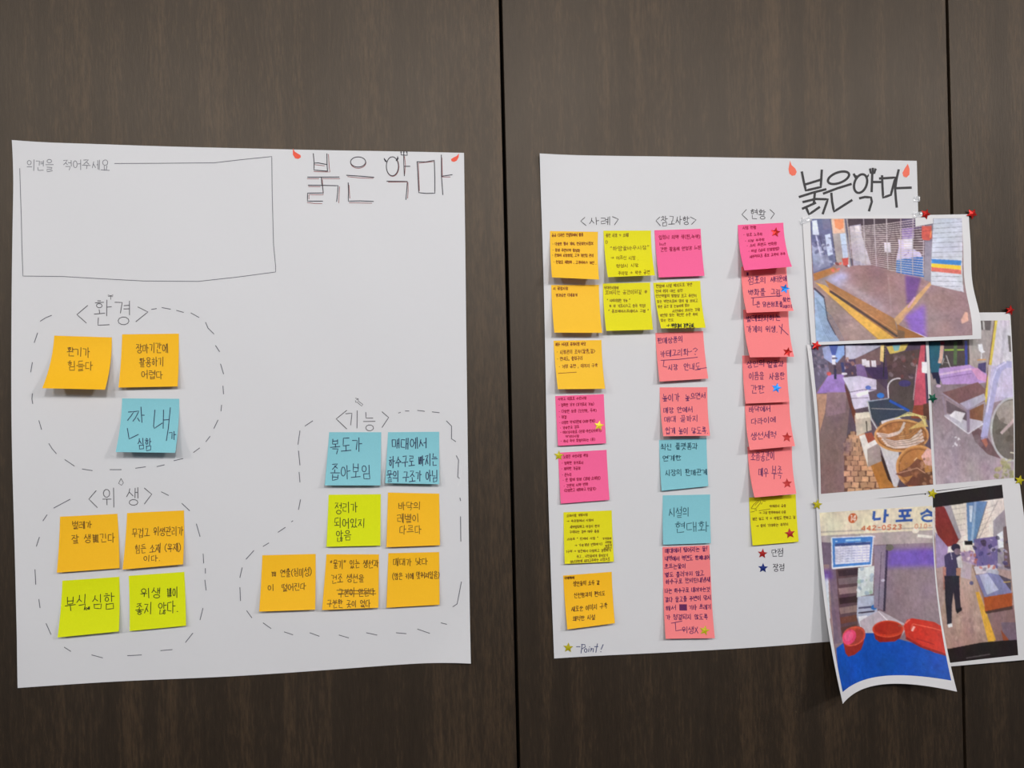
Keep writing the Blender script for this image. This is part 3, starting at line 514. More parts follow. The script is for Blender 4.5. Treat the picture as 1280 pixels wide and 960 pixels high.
note('c7', 'yellow', [(936.7, 622.2), (994.9, 618), (998.8, 677.3), (941.4, 682.2)], [('카메라시 공중', 468, 292, 738, 282, 44), ('→ 그냥 반복하여서 나옴', 305, 398, 735, 385, 42), ('계단 싫고 각 + 색깔도 편하고 길', 188, 498, 888, 468, 46), ('→ 물이 기대하는 목적지', 255, 608, 775, 580, 46)], (925, 610), f7, 'mustard', .74,
     'yellow sticky note with a doodle at its corner and a dark red star', E2, lift=.005, base=.0014,
     strokes=[[(180, 322), (215, 265), (290, 200), (330, 205), (320, 245), (250, 330), (182, 330)], [(240, 275), (300, 215)], [(250, 330), (270, 365), (235, 350)], [(365, 205), (405, 210)], [(170, 385), (230, 375)], [(300, 365), (480, 335)], [(340, 260), (350, 235)]])

# ---------------- printed photographs ----------------
class Pic:
    """colours of a printed picture, sampled on the vertices of its own fine grid"""
    def __init__(s, corners, o, f, nx, ny, base):
        s.nx, s.ny = nx, ny; k = 2
        A, B = np.meshgrid(np.linspace(0, 1, nx*k), np.linspace(0, 1, ny*k)); A = A[..., None]; B = B[..., None]
        c = [np.array(p, float) for p in corners]
        P = (1-B)*((1-A)*c[0]+A*c[1]) + B*((1-A)*c[3]+A*c[2])
        s.X = (P[..., 0]-o[0])/f; s.Y = (P[..., 1]-o[1])/f
        s.im = np.empty(s.X.shape+(3,)); s.im[:] = base
    def _mask(s, pts):
        p = np.array(pts, float); m = (s.X >= p[:, 0].min()) & (s.X <= p[:, 0].max()) & (s.Y >= p[:, 1].min()) & (s.Y <= p[:, 1].max())
        idx = np.nonzero(m); x = s.X[idx]; y = s.Y[idx]; ins = np.zeros(len(x), bool)
        for (x0, y0), (x1, y1) in zip(p, np.roll(p, -1, 0)):
            if y0 == y1: continue
            c = ((y0 > y) != (y1 > y)) & (x < (x1-x0)*(y-y0)/(y1-y0)+x0); ins ^= c
        return tuple(i[ins] for i in idx)
    def poly(s, pts, col, al=1.0, col2=None, axis=1):
        i = s._mask(pts)
        if len(i[0]) == 0: return
        c = np.array(col, float)
        if col2 is not None:
            v = (s.Y if axis else s.X)[i]; t_ = ((v-v.min())/max(1e-6, v.max()-v.min()))[:, None]; c = c*(1-t_)+np.array(col2, float)*t_
        s.im[i] = s.im[i]*(1-al)+c*al
    def line(s, pts, w_, col, al=1.0):
        for (x0, y0), (x1, y1) in zip(pts[:-1], pts[1:]):
            d = np.hypot(x1-x0, y1-y0)+1e-6; nx_, ny_ = -(y1-y0)/d*w_/2, (x1-x0)/d*w_/2
            s.poly([(x0+nx_, y0+ny_), (x1+nx_, y1+ny_), (x1-nx_, y1-ny_), (x0-nx_, y0-ny_)], col, al)
    def ell(s, cx, cy, rx, ry, col, al=1.0, a0=0.0, col2=None):
        s.poly([(cx+rx*math.cos(t_)*math.cos(a0)-ry*math.sin(t_)*math.sin(a0), cy+rx*math.cos(t_)*math.sin(a0)+ry*math.sin(t_)*math.cos(a0)) for t_ in np.linspace(0, 2*math.pi, 28)[:-1]], col, al, col2)
    def ring(s, cx, cy, rx, ry, w_, col, al=1.0, a=0, b=6.2832):
        s.line([(cx+rx*math.cos(t_), cy+ry*math.sin(t_)) for t_ in np.linspace(a, b, 30)], w_, col, al)
    def blur(s, m, r):
        for ax in (0, 1):
            c = np.cumsum(np.concatenate([np.repeat(np.take(m, [0], ax), r+1, ax), m, np.repeat(np.take(m, [-1], ax), r, ax)], ax), ax)
            n = m.shape[ax]; m = (np.take(c, range(2*r+1, 2*r+1+n), ax)-np.take(c, range(0, n), ax))/(2*r+1)
        return m
    def soft(s, pts, col, al=1.0, r=10):
        m = np.zeros(s.X.shape); m[s._mask(pts)] = al; m = s.blur(s.blur(m, r), r)[..., None]; s.im = s.im*(1-m)+np.array(col, float)*m
    def rough(s, amp=9, blot=10, seed=1):
        r = np.random.RandomState(seed); h, w_ = s.X.shape
        def field(n):
            g = r.randn(n+1, n+1); yy = np.linspace(0, n-1e-6, h); xx = np.linspace(0, n-1e-6, w_); yi = yy.astype(int); xi = xx.astype(int); fy = (yy-yi)[:, None]; fx = (xx-xi)[None]
            return (g[yi][:, xi]*(1-fy)*(1-fx)+g[yi+1][:, xi]*fy*(1-fx)+g[yi][:, xi+1]*(1-fy)*fx+g[yi+1][:, xi+1]*fy*fx)
        s.im = s.blur(s.im, 1)
        n0 = s.blur(r.randn(h, w_), 1)[..., None]*3; n1 = field(70)[..., None]; n2 = field(26)[..., None]; n3 = field(9)[..., None]
        tint = np.stack([field(12), field(12), field(12)], -1)
        g = s.im.mean(-1, keepdims=True); s.im = g+(s.im-g)*.9
        s.im = np.clip(s.im*(1+.03*n1+.025*n2+.035*n3) + n0*1.8 + n1*amp*.15 + tint*2.2 + 2, 0, 255)
    def blotch(s, pts, n, size, cols, al=.6, seed=2):
        r = random.Random(seed); p = np.array(pts, float); x0, y0 = p.min(0); x1, y1 = p.max(0)
        for _ in range(n):
            x, y = r.uniform(x0, x1), r.uniform(y0, y1); q = r.uniform(.4, 1)*size
            if len(s._mask_pt(p, x, y)): s.ell(x, y, q, q*r.uniform(.3, .9), r.choice(cols), al, r.uniform(0, 3))
    def _mask_pt(s, p, x, y):
        ins = False
        for (x0, y0), (x1, y1) in zip(p, np.roll(p, -1, 0)):
            if (y0 > y) != (y1 > y) and x < (x1-x0)*(y-y0)/(y1-y0)+x0: ins = not ins
        return [1] if ins else []
    def colours(s):
        k = 2; a = lin(s.im).reshape(s.ny, k, s.nx, k, 3).mean((1, 3)); return np.clip(a*PAPER_K, 0, .97)
pm = bpy.data.materials.new('printed_ink'); pm.use_nodes = True
_b = pm.node_tree.nodes['Principled BSDF']; _a = pm.node_tree.nodes.new('ShaderNodeAttribute'); _a.attribute_name = 'print'
pm.node_tree.links.new(_a.outputs['Color'], _b.inputs['Base Color']); _b.inputs['Roughness'].default_value = .5; _b.inputs['Specular IOR Level'].default_value = .3
def hang_print(sheet, pic, pc, label):
    O = sheet.pos(.5, .5); r = empty('photo_print', O); tag(r, label, 'photo print', 'printed photographs pinned at the right edge')
    sheet.mesh('paper_sheet', 40, 48, PRINT, r, O)
    a, b = sheet.inv([p[0] for p in pc], [p[1] for p in pc])
    A, B = np.meshgrid(np.linspace(0, 1, pic.nx), np.linspace(0, 1, pic.ny))
    def bl(v): return (1-B)*((1-A)*v[0]+A*v[1])+B*((1-A)*v[3]+A*v[2])
    V = sheet.pos(bl(a), bl(b), .00022).reshape(-1, 3)-O
    me = bpy.data.meshes.new('printed_picture'); nx, ny = pic.nx, pic.ny
    I = np.arange(nx*ny).reshape(ny, nx)
    F = np.stack([I[:-1, :-1], I[1:, :-1], I[1:, 1:], I[:-1, 1:]], -1).reshape(-1, 4)
    me.from_pydata(V.tolist(), [], F.tolist()); me.update(); me.shade_smooth()
    ca = me.color_attributes.new('print', 'FLOAT_COLOR', 'POINT'); c = np.ones((nx*ny, 4)); c[:, :3] = pic.colours().reshape(-1, 3)
    ca.data.foreach_set('color', c.ravel()); me.materials.append(pm)
    o = bpy.data.objects.new('printed_picture', me); COL.objects.link(o); o.parent = r
    return r

# --- A: wooden display table before a roller shutter
SA = Sheet([(1002.7, 271.3), (1211.6, 267.6), (1226.8, 423.5), (1014, 431.6)], .0022, (.004, .022), 1.7, extra=lambda a, b: np.clip(a, 0, 1)**4*.005*np.sin(np.clip(b, 0, 1)*9.5)*np.clip(b, 0, 1))
ca_ = [(1012.8, 273.6), (1202.2, 272.7), (1215.5, 419), (1019.8, 427.7)]
p = Pic(ca_, (980, 250), .2344, 250, 195, (148, 122, 124))
p.poly([(140, 100), (250, 100), (285, 330), (250, 360), (160, 392)], (96, 100, 142)); p.poly([(150, 240), (200, 250), (215, 340), (160, 330)], (150, 155, 190)); p.poly([(150, 112), (175, 108), (188, 188), (155, 186)], (222, 228, 250))
p.poly([(218, 188), (245, 180), (262, 290), (235, 300)], (196, 208, 238)); p.poly([(200, 100), (245, 100), (250, 150), (210, 160)], (110, 105, 140)); p.line([(172, 190), (205, 330)], 7, (190, 190, 220)); p.line([(190, 190), (225, 320)], 4, (60, 60, 95)); p.line([(245, 100), (280, 330)], 6, (62, 60, 84))
p.blotch([(150, 200), (270, 200), (280, 340), (165, 350)], 40, 14, [(70, 70, 110), (180, 188, 220), (130, 130, 170), (210, 216, 236)]); p.poly([(160, 300), (235, 290), (250, 350), (160, 385)], (140, 142, 176), .7)
p.poly([(245, 100), (340, 100), (358, 358), (282, 335)], (166, 154, 154)); p.poly([(250, 100), (318, 100), (322, 176), (262, 180)], (226, 178, 152)); p.poly([(264, 104), (313, 103), (314, 150), (296, 160), (270, 148)], (232, 136, 88))
p.poly([(296, 182), (325, 176), (350, 362), (318, 330)], (190, 205, 232)); p.line([(302, 240), (335, 238)], 2, (120, 130, 160)); p.line([(322, 100), (362, 352)], 9, (86, 80, 108))
sh = [(334, 100), (752, 98), (752, 418), (585, 388), (470, 350), (365, 352)]
p.poly(sh, (58, 40, 54), 1, (112, 76, 80)); p.poly([(345, 140), (405, 130), (430, 345), (370, 352)], (162, 152, 176)); p.poly([(372, 138), (395, 138), (465, 350), (408, 350)], (186, 178, 202)); p.poly([(372, 140), (395, 136), (400, 168), (378, 172)], (222, 214, 226))
p.poly([(625, 100), (752, 98), (752, 160), (625, 150)], (70, 55, 100), .8); p.poly([(625, 152), (692, 150), (692, 205), (628, 212)], (140, 110, 186)); p.poly([(606, 210), (688, 205), (690, 262), (730, 282), (742, 310), (598, 324), (612, 250)], (196, 184, 228)); p.poly([(636, 208), (686, 206), (684, 260), (640, 264)], (222, 214, 240)); p.line([(636, 300), (662, 286), (668, 268)], 3, (110, 80, 150))
p.poly([(600, 320), (745, 300), (752, 412), (598, 388)], (34, 100, 188)); p.poly([(532, 226), (566, 226), (570, 280), (535, 278)], (206, 192, 216))
for q in range(24):
    tr = q/23; yl = 148+tr*190; yr = 97+tr*318; x0 = 340 if q < 20 else 340+(q-19)*35
    p.line([(x0, yl+(yr-yl)*(x0-340)/410), (545, (yl+yr)/2+6), (750, yr)], 4.4, (206, 190, 190), .92)
for x0, x1 in ((418, 440), (475, 496), (541, 556), (618, 626), (684, 690), (744, 748)): p.line([(x0, 100), (x1, 400)], 5.6, (182, 168, 176), .9)
p.poly([(752, 215), (792, 215), (794, 458), (752, 440)], (138, 128, 144)); p.poly([(752, 98), (795, 98), (795, 220), (752, 220)], (120, 112, 128)); p.poly([(733, 140), (785, 138), (790, 205), (776, 216), (742, 214), (734, 200)], (208, 78, 62)); p.line([(786, 165), (780, 202)], 5, (240, 150, 70)); p.line([(735, 168), (786, 162)], 2, (140, 40, 40))
p.poly([(794, 98), (950, 98), (970, 495), (790, 458)], (190, 196, 212), 1, (202, 204, 216))
for q in range(15):
    y = 122+q*25.5; p.line([(794, y+6-q*.1), (960, y-6+q*1.1)], 2.6, (124, 128, 146), .9)
p.poly([(792, 315), (955, 323), (955, 349), (792, 338)], (44, 126, 206)); p.poly([(792, 338), (956, 350), (957, 372), (792, 358)], (250, 196, 42)); p.poly([(792, 358), (958, 373), (959, 396), (792, 380)], (216, 100, 88))
p.poly([(160, 392), (268, 358), (300, 380), (165, 432)], (178, 112, 52)); p.blotch([(255, 335), (345, 310), (345, 360), (260, 390)], 14, 13, [(206, 70, 60), (224, 96, 76), (120, 50, 50)], .9); p.poly([(308, 312), (343, 308), (343, 345), (318, 350)], (206, 72, 64))
p.poly([(165, 430), (220, 425), (600, 740), (172, 758)], (154, 128, 124)); p.blotch([(240, 560), (420, 640), (500, 740), (290, 750)], 60, 22, [(170, 140, 134), (140, 112, 110), (178, 150, 140)], .3)
p.poly([(170, 440), (222, 455), (592, 742), (498, 744)], (226, 170, 66)); p.line([(170, 452), (500, 742)], 5, (150, 112, 70), .5)
p.poly([(235, 440), (600, 690), (622, 735), (590, 740), (245, 490)], (160, 104, 60)); p.line([(247, 486), (430, 610), (602, 728)], 12, (72, 52, 48)); p.line([(240, 470), (600, 706)], 5, (196, 138, 84), .8)
p.poly([(218, 425), (368, 350), (470, 348), (600, 386), (786, 436), (586, 632)], (150, 112, 114), 1, (158, 124, 126)); p.soft([(215, 425), (300, 380), (350, 400), (300, 475)], (172, 176, 218), .9, 9); p.soft([(260, 440), (330, 430), (520, 560), (560, 612)], (172, 158, 174), .7, 9); p.soft([(420, 350), (560, 380), (520, 440), (430, 420)], (126, 86, 92), .8, 12)
p.soft([(648, 400), (736, 416), (704, 520), (655, 562)], (104, 60, 140), .95, 4); p.line([(555, 400), (572, 600)], 10, (176, 150, 150), .35)
p.poly([(218, 425), (586, 632), (602, 700), (245, 470)], (170, 112, 62)); p.poly([(786, 436), (792, 455), (604, 672), (584, 634)], (206, 156, 104)); p.line([(660, 575), (700, 520)], 10, (206, 150, 196), .8)
p.blotch([(400, 510), (440, 520), (500, 590), (420, 560)], 8, 6, [(230, 220, 226)], .8)
p.poly([(792, 452), (968, 492), (985, 655), (1010, 722), (770, 738), (606, 668)], (152, 120, 124)); p.soft([(640, 618), (752, 556), (752, 738), (680, 722)], (132, 90, 190), 1, 7); p.soft([(800, 500), (960, 520), (980, 700), (850, 640)], (142, 108, 112), .7, 20); p.line([(606, 668), (770, 738)], 5, (214, 204, 226))
p.poly([(600, 662), (772, 742), (605, 745)], (158, 96, 44)); p.poly([(600, 690), (640, 700), (640, 745), (605, 745)], (104, 76, 58), .8)
p.poly([(163, 478), (215, 520), (232, 640), (300, 760), (170, 760)], (152, 178, 212))
for q in range(9): p.line([(172+q*6, 520+q*8), (190+q*8, 620), (215+q*10, 700), (250+q*9, 758)], 1.8, (84, 108, 150), .8)
p.line([(163, 470), (218, 522)], 9, (60, 56, 76)); p.line([(216, 524), (234, 640), (275, 720)], 5, (60, 60, 84))
p.poly([(940, 640), (965, 598), (978, 600), (980, 645), (945, 662)], (216, 162, 142)); p.rough(7, 9, 1)
hang_print(SA, p, ca_, 'landscape photo print of a wooden stall table before a roller shutter')

# --- C: pipe and steel table
SC = Sheet([(1150, 391), (1263, 390.4), (1268.6, 602), (1163, 614)], .0014, (0, .0006), 2, extra=lambda a, b: .004*np.sin(np.pi*np.clip(b, 0, 1))*np.clip(a, 0, 1)**3)
cc = [(1150, 401.6), (1261.9, 400.4), (1267.2, 597.2), (1160, 606.5)]
p = Pic(cc, (1000, 370), .2604, 140, 246, (150, 132, 132))
p.poly([(600, 100), (812, 110), (815, 345), (620, 350)], (74, 64, 64)); p.line([(690, 260), (785, 258)], 7, (146, 180, 62)); p.line([(745, 220), (742, 330)], 16, (82, 106, 66)); p.line([(795, 215), (796, 335)], 12, (52, 62, 146)); p.line([(700, 285), (720, 345)], 4, (196, 186, 186)); p.line([(690, 300), (680, 330)], 4, (170, 160, 160)); p.line([(690, 320), (715, 320)], 3, (170, 160, 160))
p.poly([(808, 115), (940, 115), (905, 410), (812, 370)], (166, 152, 150)); p.poly([(848, 115), (918, 115), (912, 166), (858, 162)], (98, 88, 88)); p.line([(880, 120), (882, 162)], 8, (190, 184, 184)); p.poly([(852, 232), (872, 230), (878, 262), (888, 268), (870, 276), (856, 262)], (224, 220, 224)); p.line([(868, 275), (868, 305)], 5, (226, 222, 226)); p.line([(848, 308), (890, 305)], 6, (206, 150, 86)); p.poly([(852, 325), (890, 318), (888, 385), (850, 368)], (76, 66, 112))
p.poly([(650, 350), (810, 330), (905, 380), (892, 415), (690, 440)], (182, 142, 204)); p.line([(655, 380), (820, 350)], 9, (214, 178, 214)); p.line([(660, 398), (820, 372)], 4, (140, 100, 170)); p.poly([(818, 350), (850, 345), (895, 385), (893, 415), (850, 400)], (214, 150, 196))
p.poly([(640, 425), (690, 425), (900, 420), (1045, 480), (1045, 900), (640, 910)], (136, 116, 124), 1, (178, 160, 170)); p.poly([(800, 600), (880, 650), (960, 780), (900, 760), (840, 700)], (104, 70, 74), .8); p.blotch([(650, 640), (900, 700), (940, 880), (650, 900)], 60, 24, [(190, 172, 184), (160, 142, 152), (150, 130, 140)], .35); p.blotch([(700, 660), (770, 660), (770, 720), (710, 720)], 9, 8, [(228, 220, 226)], .8)
p.poly([(612, 220), (690, 222), (688, 300), (668, 340), (664, 372), (628, 372)], (32, 88, 112)); p.poly([(672, 218), (692, 220), (690, 236), (672, 236)], (150, 40, 60)); p.poly([(672, 236), (690, 238), (684, 300), (678, 324), (660, 322), (668, 290)], (214, 166, 150)); p.poly([(630, 368), (664, 366), (672, 400), (670, 424), (656, 420), (648, 395), (640, 400)], (34, 28, 62)); p.ell(664, 432, 12, 7, (214, 176, 206))
p.poly([(948, 112), (1003, 112), (1030, 320), (1035, 490), (890, 480), (905, 330)], (206, 200, 210)); p.line([(985, 120), (960, 330)], 12, (178, 170, 184), .6); p.line([(942, 112), (910, 330), (884, 520)], 12, (216, 192, 72)); p.line([(934, 112), (902, 330), (878, 510)], 4, (116, 84, 74))
p.poly([(995, 190), (1022, 198), (1026, 272), (998, 268)], (104, 98, 94)); p.poly([(900, 330), (1040, 350), (1040, 480), (895, 520)], (190, 180, 214), .8)
p.poly([(676, 466), (850, 414), (886, 448), (884, 512), (802, 548)], (126, 88, 88)); p.poly([(764, 516), (880, 468), (888, 498), (804, 546)], (176, 168, 188)); p.line([(680, 466), (802, 548), (886, 508)], 7, (158, 142, 158)); p.poly([(812, 548), (888, 512), (882, 605), (816, 636)], (132, 86, 60)); p.poly([(690, 574), (700, 566), (872, 600), (880, 612), (808, 660), (800, 650)], (188, 180, 194)); p.poly([(716, 574), (740, 548), (792, 560), (772, 606)], (220, 214, 222))
p.poly([(700, 500), (800, 560), (800, 600), (706, 560)], (104, 88, 96)); p.poly([(716, 574), (742, 550), (792, 562), (772, 604)], (220, 214, 222)); p.line([(684, 480), (700, 570)], 7, (150, 134, 150)); p.line([(803, 548), (808, 662)], 13, (146, 130, 148)); p.line([(884, 510), (876, 615)], 8, (150, 136, 150)); p.line([(694, 576), (806, 660), (878, 612)], 6, (212, 204, 214))
p.ell(1012, 640, 98, 150, (112, 104, 96)); p.ell(1018, 560, 80, 60, (160, 150, 140)); p.blotch([(940, 570), (1040, 560), (1040, 740), (960, 720)], 30, 20, [(90, 80, 72), (140, 130, 116), (124, 112, 102)], .6); p.ring(1012, 640, 98, 150, 10, (186, 182, 186), 1, 1.2, 4.9); p.line([(960, 660), (1035, 580)], 14, (198, 176, 176), .9); p.line([(1005, 750), (1035, 755)], 6, (220, 216, 190))
p.poly([(868, 690), (890, 680), (900, 710), (890, 728)], (176, 110, 90)); p.line([(1045, 332), (985, 328), (950, 350), (932, 400), (905, 540), (880, 680)], 32, (168, 164, 206)); p.line([(985, 318), (942, 345), (920, 400), (893, 560)], 7, (214, 208, 236), .8); p.line([(880, 676), (883, 684)], 33, (150, 144, 180))
p.blotch([(935, 800), (1030, 780), (1030, 880), (940, 880)], 34, 17, [(160, 154, 104), (140, 136, 92), (178, 172, 130)], .7); p.rough(7, 9, 3)
hang_print(SC, p, cc, 'photo print of a curved drain pipe beside a low steel table')

# --- B: market alley with baskets of fish
SB = Sheet([(1008, 431), (1160, 424), (1170, 615), (1024, 631)], .0030, (.0008, .0008), 1, extra=lambda a, b: .008*np.sin(np.pi*np.clip(b, 0, 1))*np.clip(1-a, 0, 1)**3)
cb = [(1013.5, 431.5), (1156.8, 424.6), (1166.4, 605.7), (1026.1, 617.4)]
p = Pic(cb, (1000, 370), .2604, 188, 238, (92, 74, 88))
p.poly([(40, 225), (118, 225), (135, 370), (75, 470), (60, 470)], (98, 88, 114)); p.blotch([(55, 230), (120, 235), (130, 370), (75, 440)], 40, 12, [(60, 52, 76), (130, 120, 150), (150, 120, 140)], .6)
p.poly([(60, 470), (130, 380), (205, 378), (232, 520), (218, 660), (215, 960), (90, 960)], (122, 98, 100), 1, (138, 106, 104)); p.poly([(70, 468), (132, 378), (204, 376), (214, 462)], (148, 112, 188)); p.poly([(70, 470), (122, 470), (110, 560), (85, 650)], (198, 146, 114), .8); p.poly([(120, 460), (216, 462), (210, 560), (115, 580)], (150, 116, 130), .6)
p.poly([(105, 250), (140, 236), (170, 300), (148, 325), (112, 300)], (150, 160, 206)); p.poly([(136, 232), (182, 230), (170, 285), (150, 285)], (62, 82, 162)); p.poly([(180, 240), (220, 236), (212, 280), (172, 322), (160, 310)], (130, 162, 222)); p.poly([(148, 286), (166, 286), (166, 330), (150, 330)], (216, 216, 230)); p.line([(150, 300), (174, 300)], 7, (70, 60, 84))
p.poly([(210, 225), (605, 222), (622, 560), (430, 470), (360, 400), (210, 384)], (76, 56, 82)); p.poly([(215, 236), (400, 234), (262, 302), (215, 306)], (176, 172, 192)); p.blotch([(200, 300), (300, 310), (290, 380), (205, 380)], 30, 12, [(130, 90, 90), (190, 180, 200), (70, 50, 86), (160, 110, 90)], .7); p.poly([(262, 300), (390, 245), (384, 330), (262, 350)], (130, 96, 92), .8)
p.poly([(300, 345), (480, 340), (480, 400), (350, 400)], (60, 40, 84)); p.poly([(264, 330), (300, 325), (320, 390), (268, 388)], (126, 96, 150)); p.poly([(384, 236), (408, 234), (404, 290), (396, 318), (380, 312)], (236, 200, 128)); p.line([(404, 236), (396, 390)], 5, (36, 34, 36)); p.poly([(412, 244), (520, 228), (500, 262), (430, 282)], (206, 176, 84)); p.poly([(440, 236), (480, 234), (470, 262), (450, 266)], (90, 160, 190), .8)
p.poly([(410, 282), (600, 250), (580, 400), (420, 400)], (84, 62, 62)); p.blotch([(420, 290), (570, 260), (560, 400), (430, 400)], 30, 16, [(110, 84, 90), (60, 44, 50), (140, 120, 130), (120, 60, 60)], .6)
for x, y in ((308, 318), (338, 318), (292, 312)): p.poly([(x, y-8), (x+22, y-8), (x+24, y+24), (x+2, y+22)], (226, 218, 226))
p.line([(163, 350), (163, 400)], 12, (44, 40, 74)); p.ell(163, 342, 7, 8, (60, 44, 60)); p.ell(133, 374, 11, 9, (196, 76, 74)); p.ell(207, 374, 14, 6, (220, 214, 226)); p.poly([(190, 320), (205, 320), (210, 365), (196, 368)], (50, 60, 110))
p.poly([(198, 392), (280, 384), (362, 402), (362, 450), (322, 462), (330, 500), (326, 530), (252, 545), (232, 460)], (206, 196, 224)); p.line([(232, 462), (300, 450), (362, 450)], 4, (120, 104, 140)); p.line([(240, 492), (322, 488)], 4, (146, 130, 160)); p.poly([(205, 420), (232, 470), (250, 560), (232, 540), (214, 470)], (96, 50, 50)); p.poly([(262, 470), (322, 450), (322, 470), (270, 486)], (232, 226, 236)); p.ell(322, 440, 14, 10, (84, 110, 196))
p.poly([(415, 402), (545, 398), (560, 550), (430, 540)], (80, 66, 64)); p.ring(470, 440, 52, 44, 6, (218, 210, 216), 1, 3.1, 4.9); p.line([(418, 440), (420, 490)], 6, (214, 206, 214)); p.ell(500, 420, 30, 16, (60, 50, 120), .8)
p.poly([(318, 506), (420, 490), (520, 540), (500, 575), (380, 640), (334, 575)], (52, 62, 78)); p.line([(318, 506), (336, 590), (372, 650)], 7, (188, 186, 190)); p.line([(320, 506), (420, 492)], 5, (150, 160, 178)); p.line([(336, 540), (500, 545)], 3, (170, 160, 156)); p.ell(382, 478, 18, 13, (40, 112, 206)); p.line([(425, 502), (522, 552)], 12, (34, 74, 170)); p.poly([(385, 600), (470, 580), (500, 600), (390, 650)], (206, 200, 206))
p.poly([(578, 236), (600, 234), (596, 330), (606, 520), (545, 528), (552, 420)], (198, 76, 96)); p.line([(560, 330), (542, 500)], 4, (190, 150, 160)); p.poly([(545, 526), (600, 522), (592, 590), (530, 586)], (144, 66, 44)); p.poly([(590, 520), (625, 510), (630, 600), (592, 590)], (90, 52, 40)); p.poly([(583, 316), (610, 318), (610, 372), (583, 368)], (226, 222, 232))
tl = [(228, 660), (300, 640), (330, 780), (370, 850), (450, 918), (440, 935), (212, 950), (205, 700)]
p.poly(tl, (206, 152, 112), 1, (158, 108, 88))
p.poly(tl, (110, 72, 60)); rr_ = random.Random(4)
for j in range(14):
    for i in range(12):
        q = 15+j*.7; x = 190+i*(22+j*1.3)+(j % 2)*12+rr_.uniform(-3, 3); y = 642+sum(16+u*1.1 for u in range(j)); t0 = rr_.uniform(-.2, .2)+.75
        if p._mask_pt(np.array(tl, float), x, y):
            cl = rr_.uniform(.82, 1.06); p.poly([(x+q*math.cos(t0+u*1.571), y+q*.78*math.sin(t0+u*1.571)) for u in range(4)], (206*cl, 152*cl, 116*cl))
p.soft([(200, 690), (240, 690), (235, 760), (205, 760)], (130, 100, 110), .8, 8)
p.poly([(330, 800), (400, 790), (470, 918), (380, 925)], (176, 110, 44), .9); p.poly([(370, 740), (400, 780), (455, 916), (420, 880)], (60, 38, 34))
p.poly([(235, 500), (262, 560), (300, 660), (270, 650), (240, 560)], (110, 56, 40)); p.poly([(254, 572), (330, 562), (338, 642), (266, 672)], (198, 182, 164)); p.poly([(258, 562), (324, 556), (330, 582), (264, 592)], (228, 216, 196)); p.line([(312, 600), (316, 650)], 5, (60, 48, 40))
p.poly([(278, 672), (330, 655), (376, 700), (388, 792), (322, 820)], (222, 212, 206)); p.poly([(318, 735), (376, 704), (388, 792), (322, 820)], (158, 142, 136)); p.poly([(304, 660), (338, 654), (356, 688), (322, 706)], (156, 72, 52))
p.poly([(372, 700), (470, 745), (480, 860), (462, 918), (446, 914)], (206, 200, 206)); p.ell(485, 670, 133, 78, (176, 112, 62)); p.ring(485, 670, 130, 75, 9, (206, 146, 88)); p.ring(485, 670, 118, 66, 4, (134, 82, 46)); p.blotch([(380, 610), (600, 610), (600, 730), (400, 730)], 50, 12, [(150, 92, 54), (210, 150, 96), (120, 76, 50)], .6)
for q in range(6): p.line([(500-q*3, 606+q*19), (478-q*10, 652+q*8), (420-q*8, 668+q*8), (362+q*6, 660+q*11)] if q < 2 else [(575+q*4, 610+q*16), (530, 672+q*10), (450, 682+q*9), (370+q*8, 668+q*9)], 11, (214, 188, 178)); p.line([(560+q*4, 622+q*16), (520, 664+q*10), (450, 675+q*9), (375+q*8, 662+q*9)], 3, (120, 78, 60), .8)
for q in range(8): p.line([(450+q*8, 590-q*3), (520+q*12, 558+q*3), (600, 580+q*8)], 3, (222, 206, 130)); p.line([(520+q*10, 640-q*2), (600+q*2, 590+q*5)], 4, (208, 170, 100))
p.ell(565, 820, 108, 104, (188, 122, 62)); p.ring(565, 820, 104, 100, 9, (214, 150, 84)); p.ring(565, 820, 92, 86, 4, (140, 86, 44)); p.poly([(455, 855), (520, 820), (560, 780), (590, 790), (600, 850), (540, 860), (500, 870)], (128, 76, 54)); p.poly([(500, 910), (540, 860), (640, 840), (650, 915)], (110, 62, 46)); p.poly([(580, 770), (610, 730), (640, 740), (640, 820), (600, 810)], (222, 166, 156)); p.line([(470, 850), (560, 825), (600, 850)], 4, (206, 150, 120)); p.line([(545, 790), (560, 775)], 4, (236, 200, 150))
p.blotch([(470, 790), (630, 780), (640, 915), (500, 915)], 30, 13, [(100, 56, 42), (160, 96, 66), (196, 140, 110)], .6); p.rough(8, 10, 5)
hang_print(SB, p, cb, 'portrait photo print of a market alley with fish in round baskets')

# --- E: man walking in covered market
SE = Sheet([(1157, 616), (1274.4, 600.5), (1301, 823), (1176, 834)], .0028, (0, .007), 2, extra=lambda a, b: .003*np.sin(np.clip(b, 0, 1)*3.1)*a)
ce_ = [(1158, 618.2), (1252.4, 605.8), (1272.6, 818.8), (1178, 829.6)]
p = Pic(ce_, (1000, 590), .3125, 120, 268, (176, 148, 142))
p.poly([(500, 130), (812, 100), (832, 330), (640, 345), (560, 330)], (224, 210, 200)); p.poly([(540, 140), (575, 138), (640, 262), (620, 290), (585, 300), (560, 290), (540, 220)], (132, 44, 42)); p.poly([(575, 135), (602, 135), (642, 260), (632, 270)], (160, 150, 158)); p.poly([(664, 118), (748, 118), (696, 282), (668, 284)], (98, 134, 182)); p.line([(700, 118), (684, 280)], 10, (196, 208, 226), .5); p.poly([(675, 135), (690, 135), (684, 200), (676, 200)], (226, 232, 240), .8)
for q in range(7): y = 150+q*22; p.line([(602+q*5, y), (660, y-8)], 2, (170, 150, 146), .7); p.line([(735-q*6, y), (790-q*9, y-22)], 2, (170, 150, 146), .7)
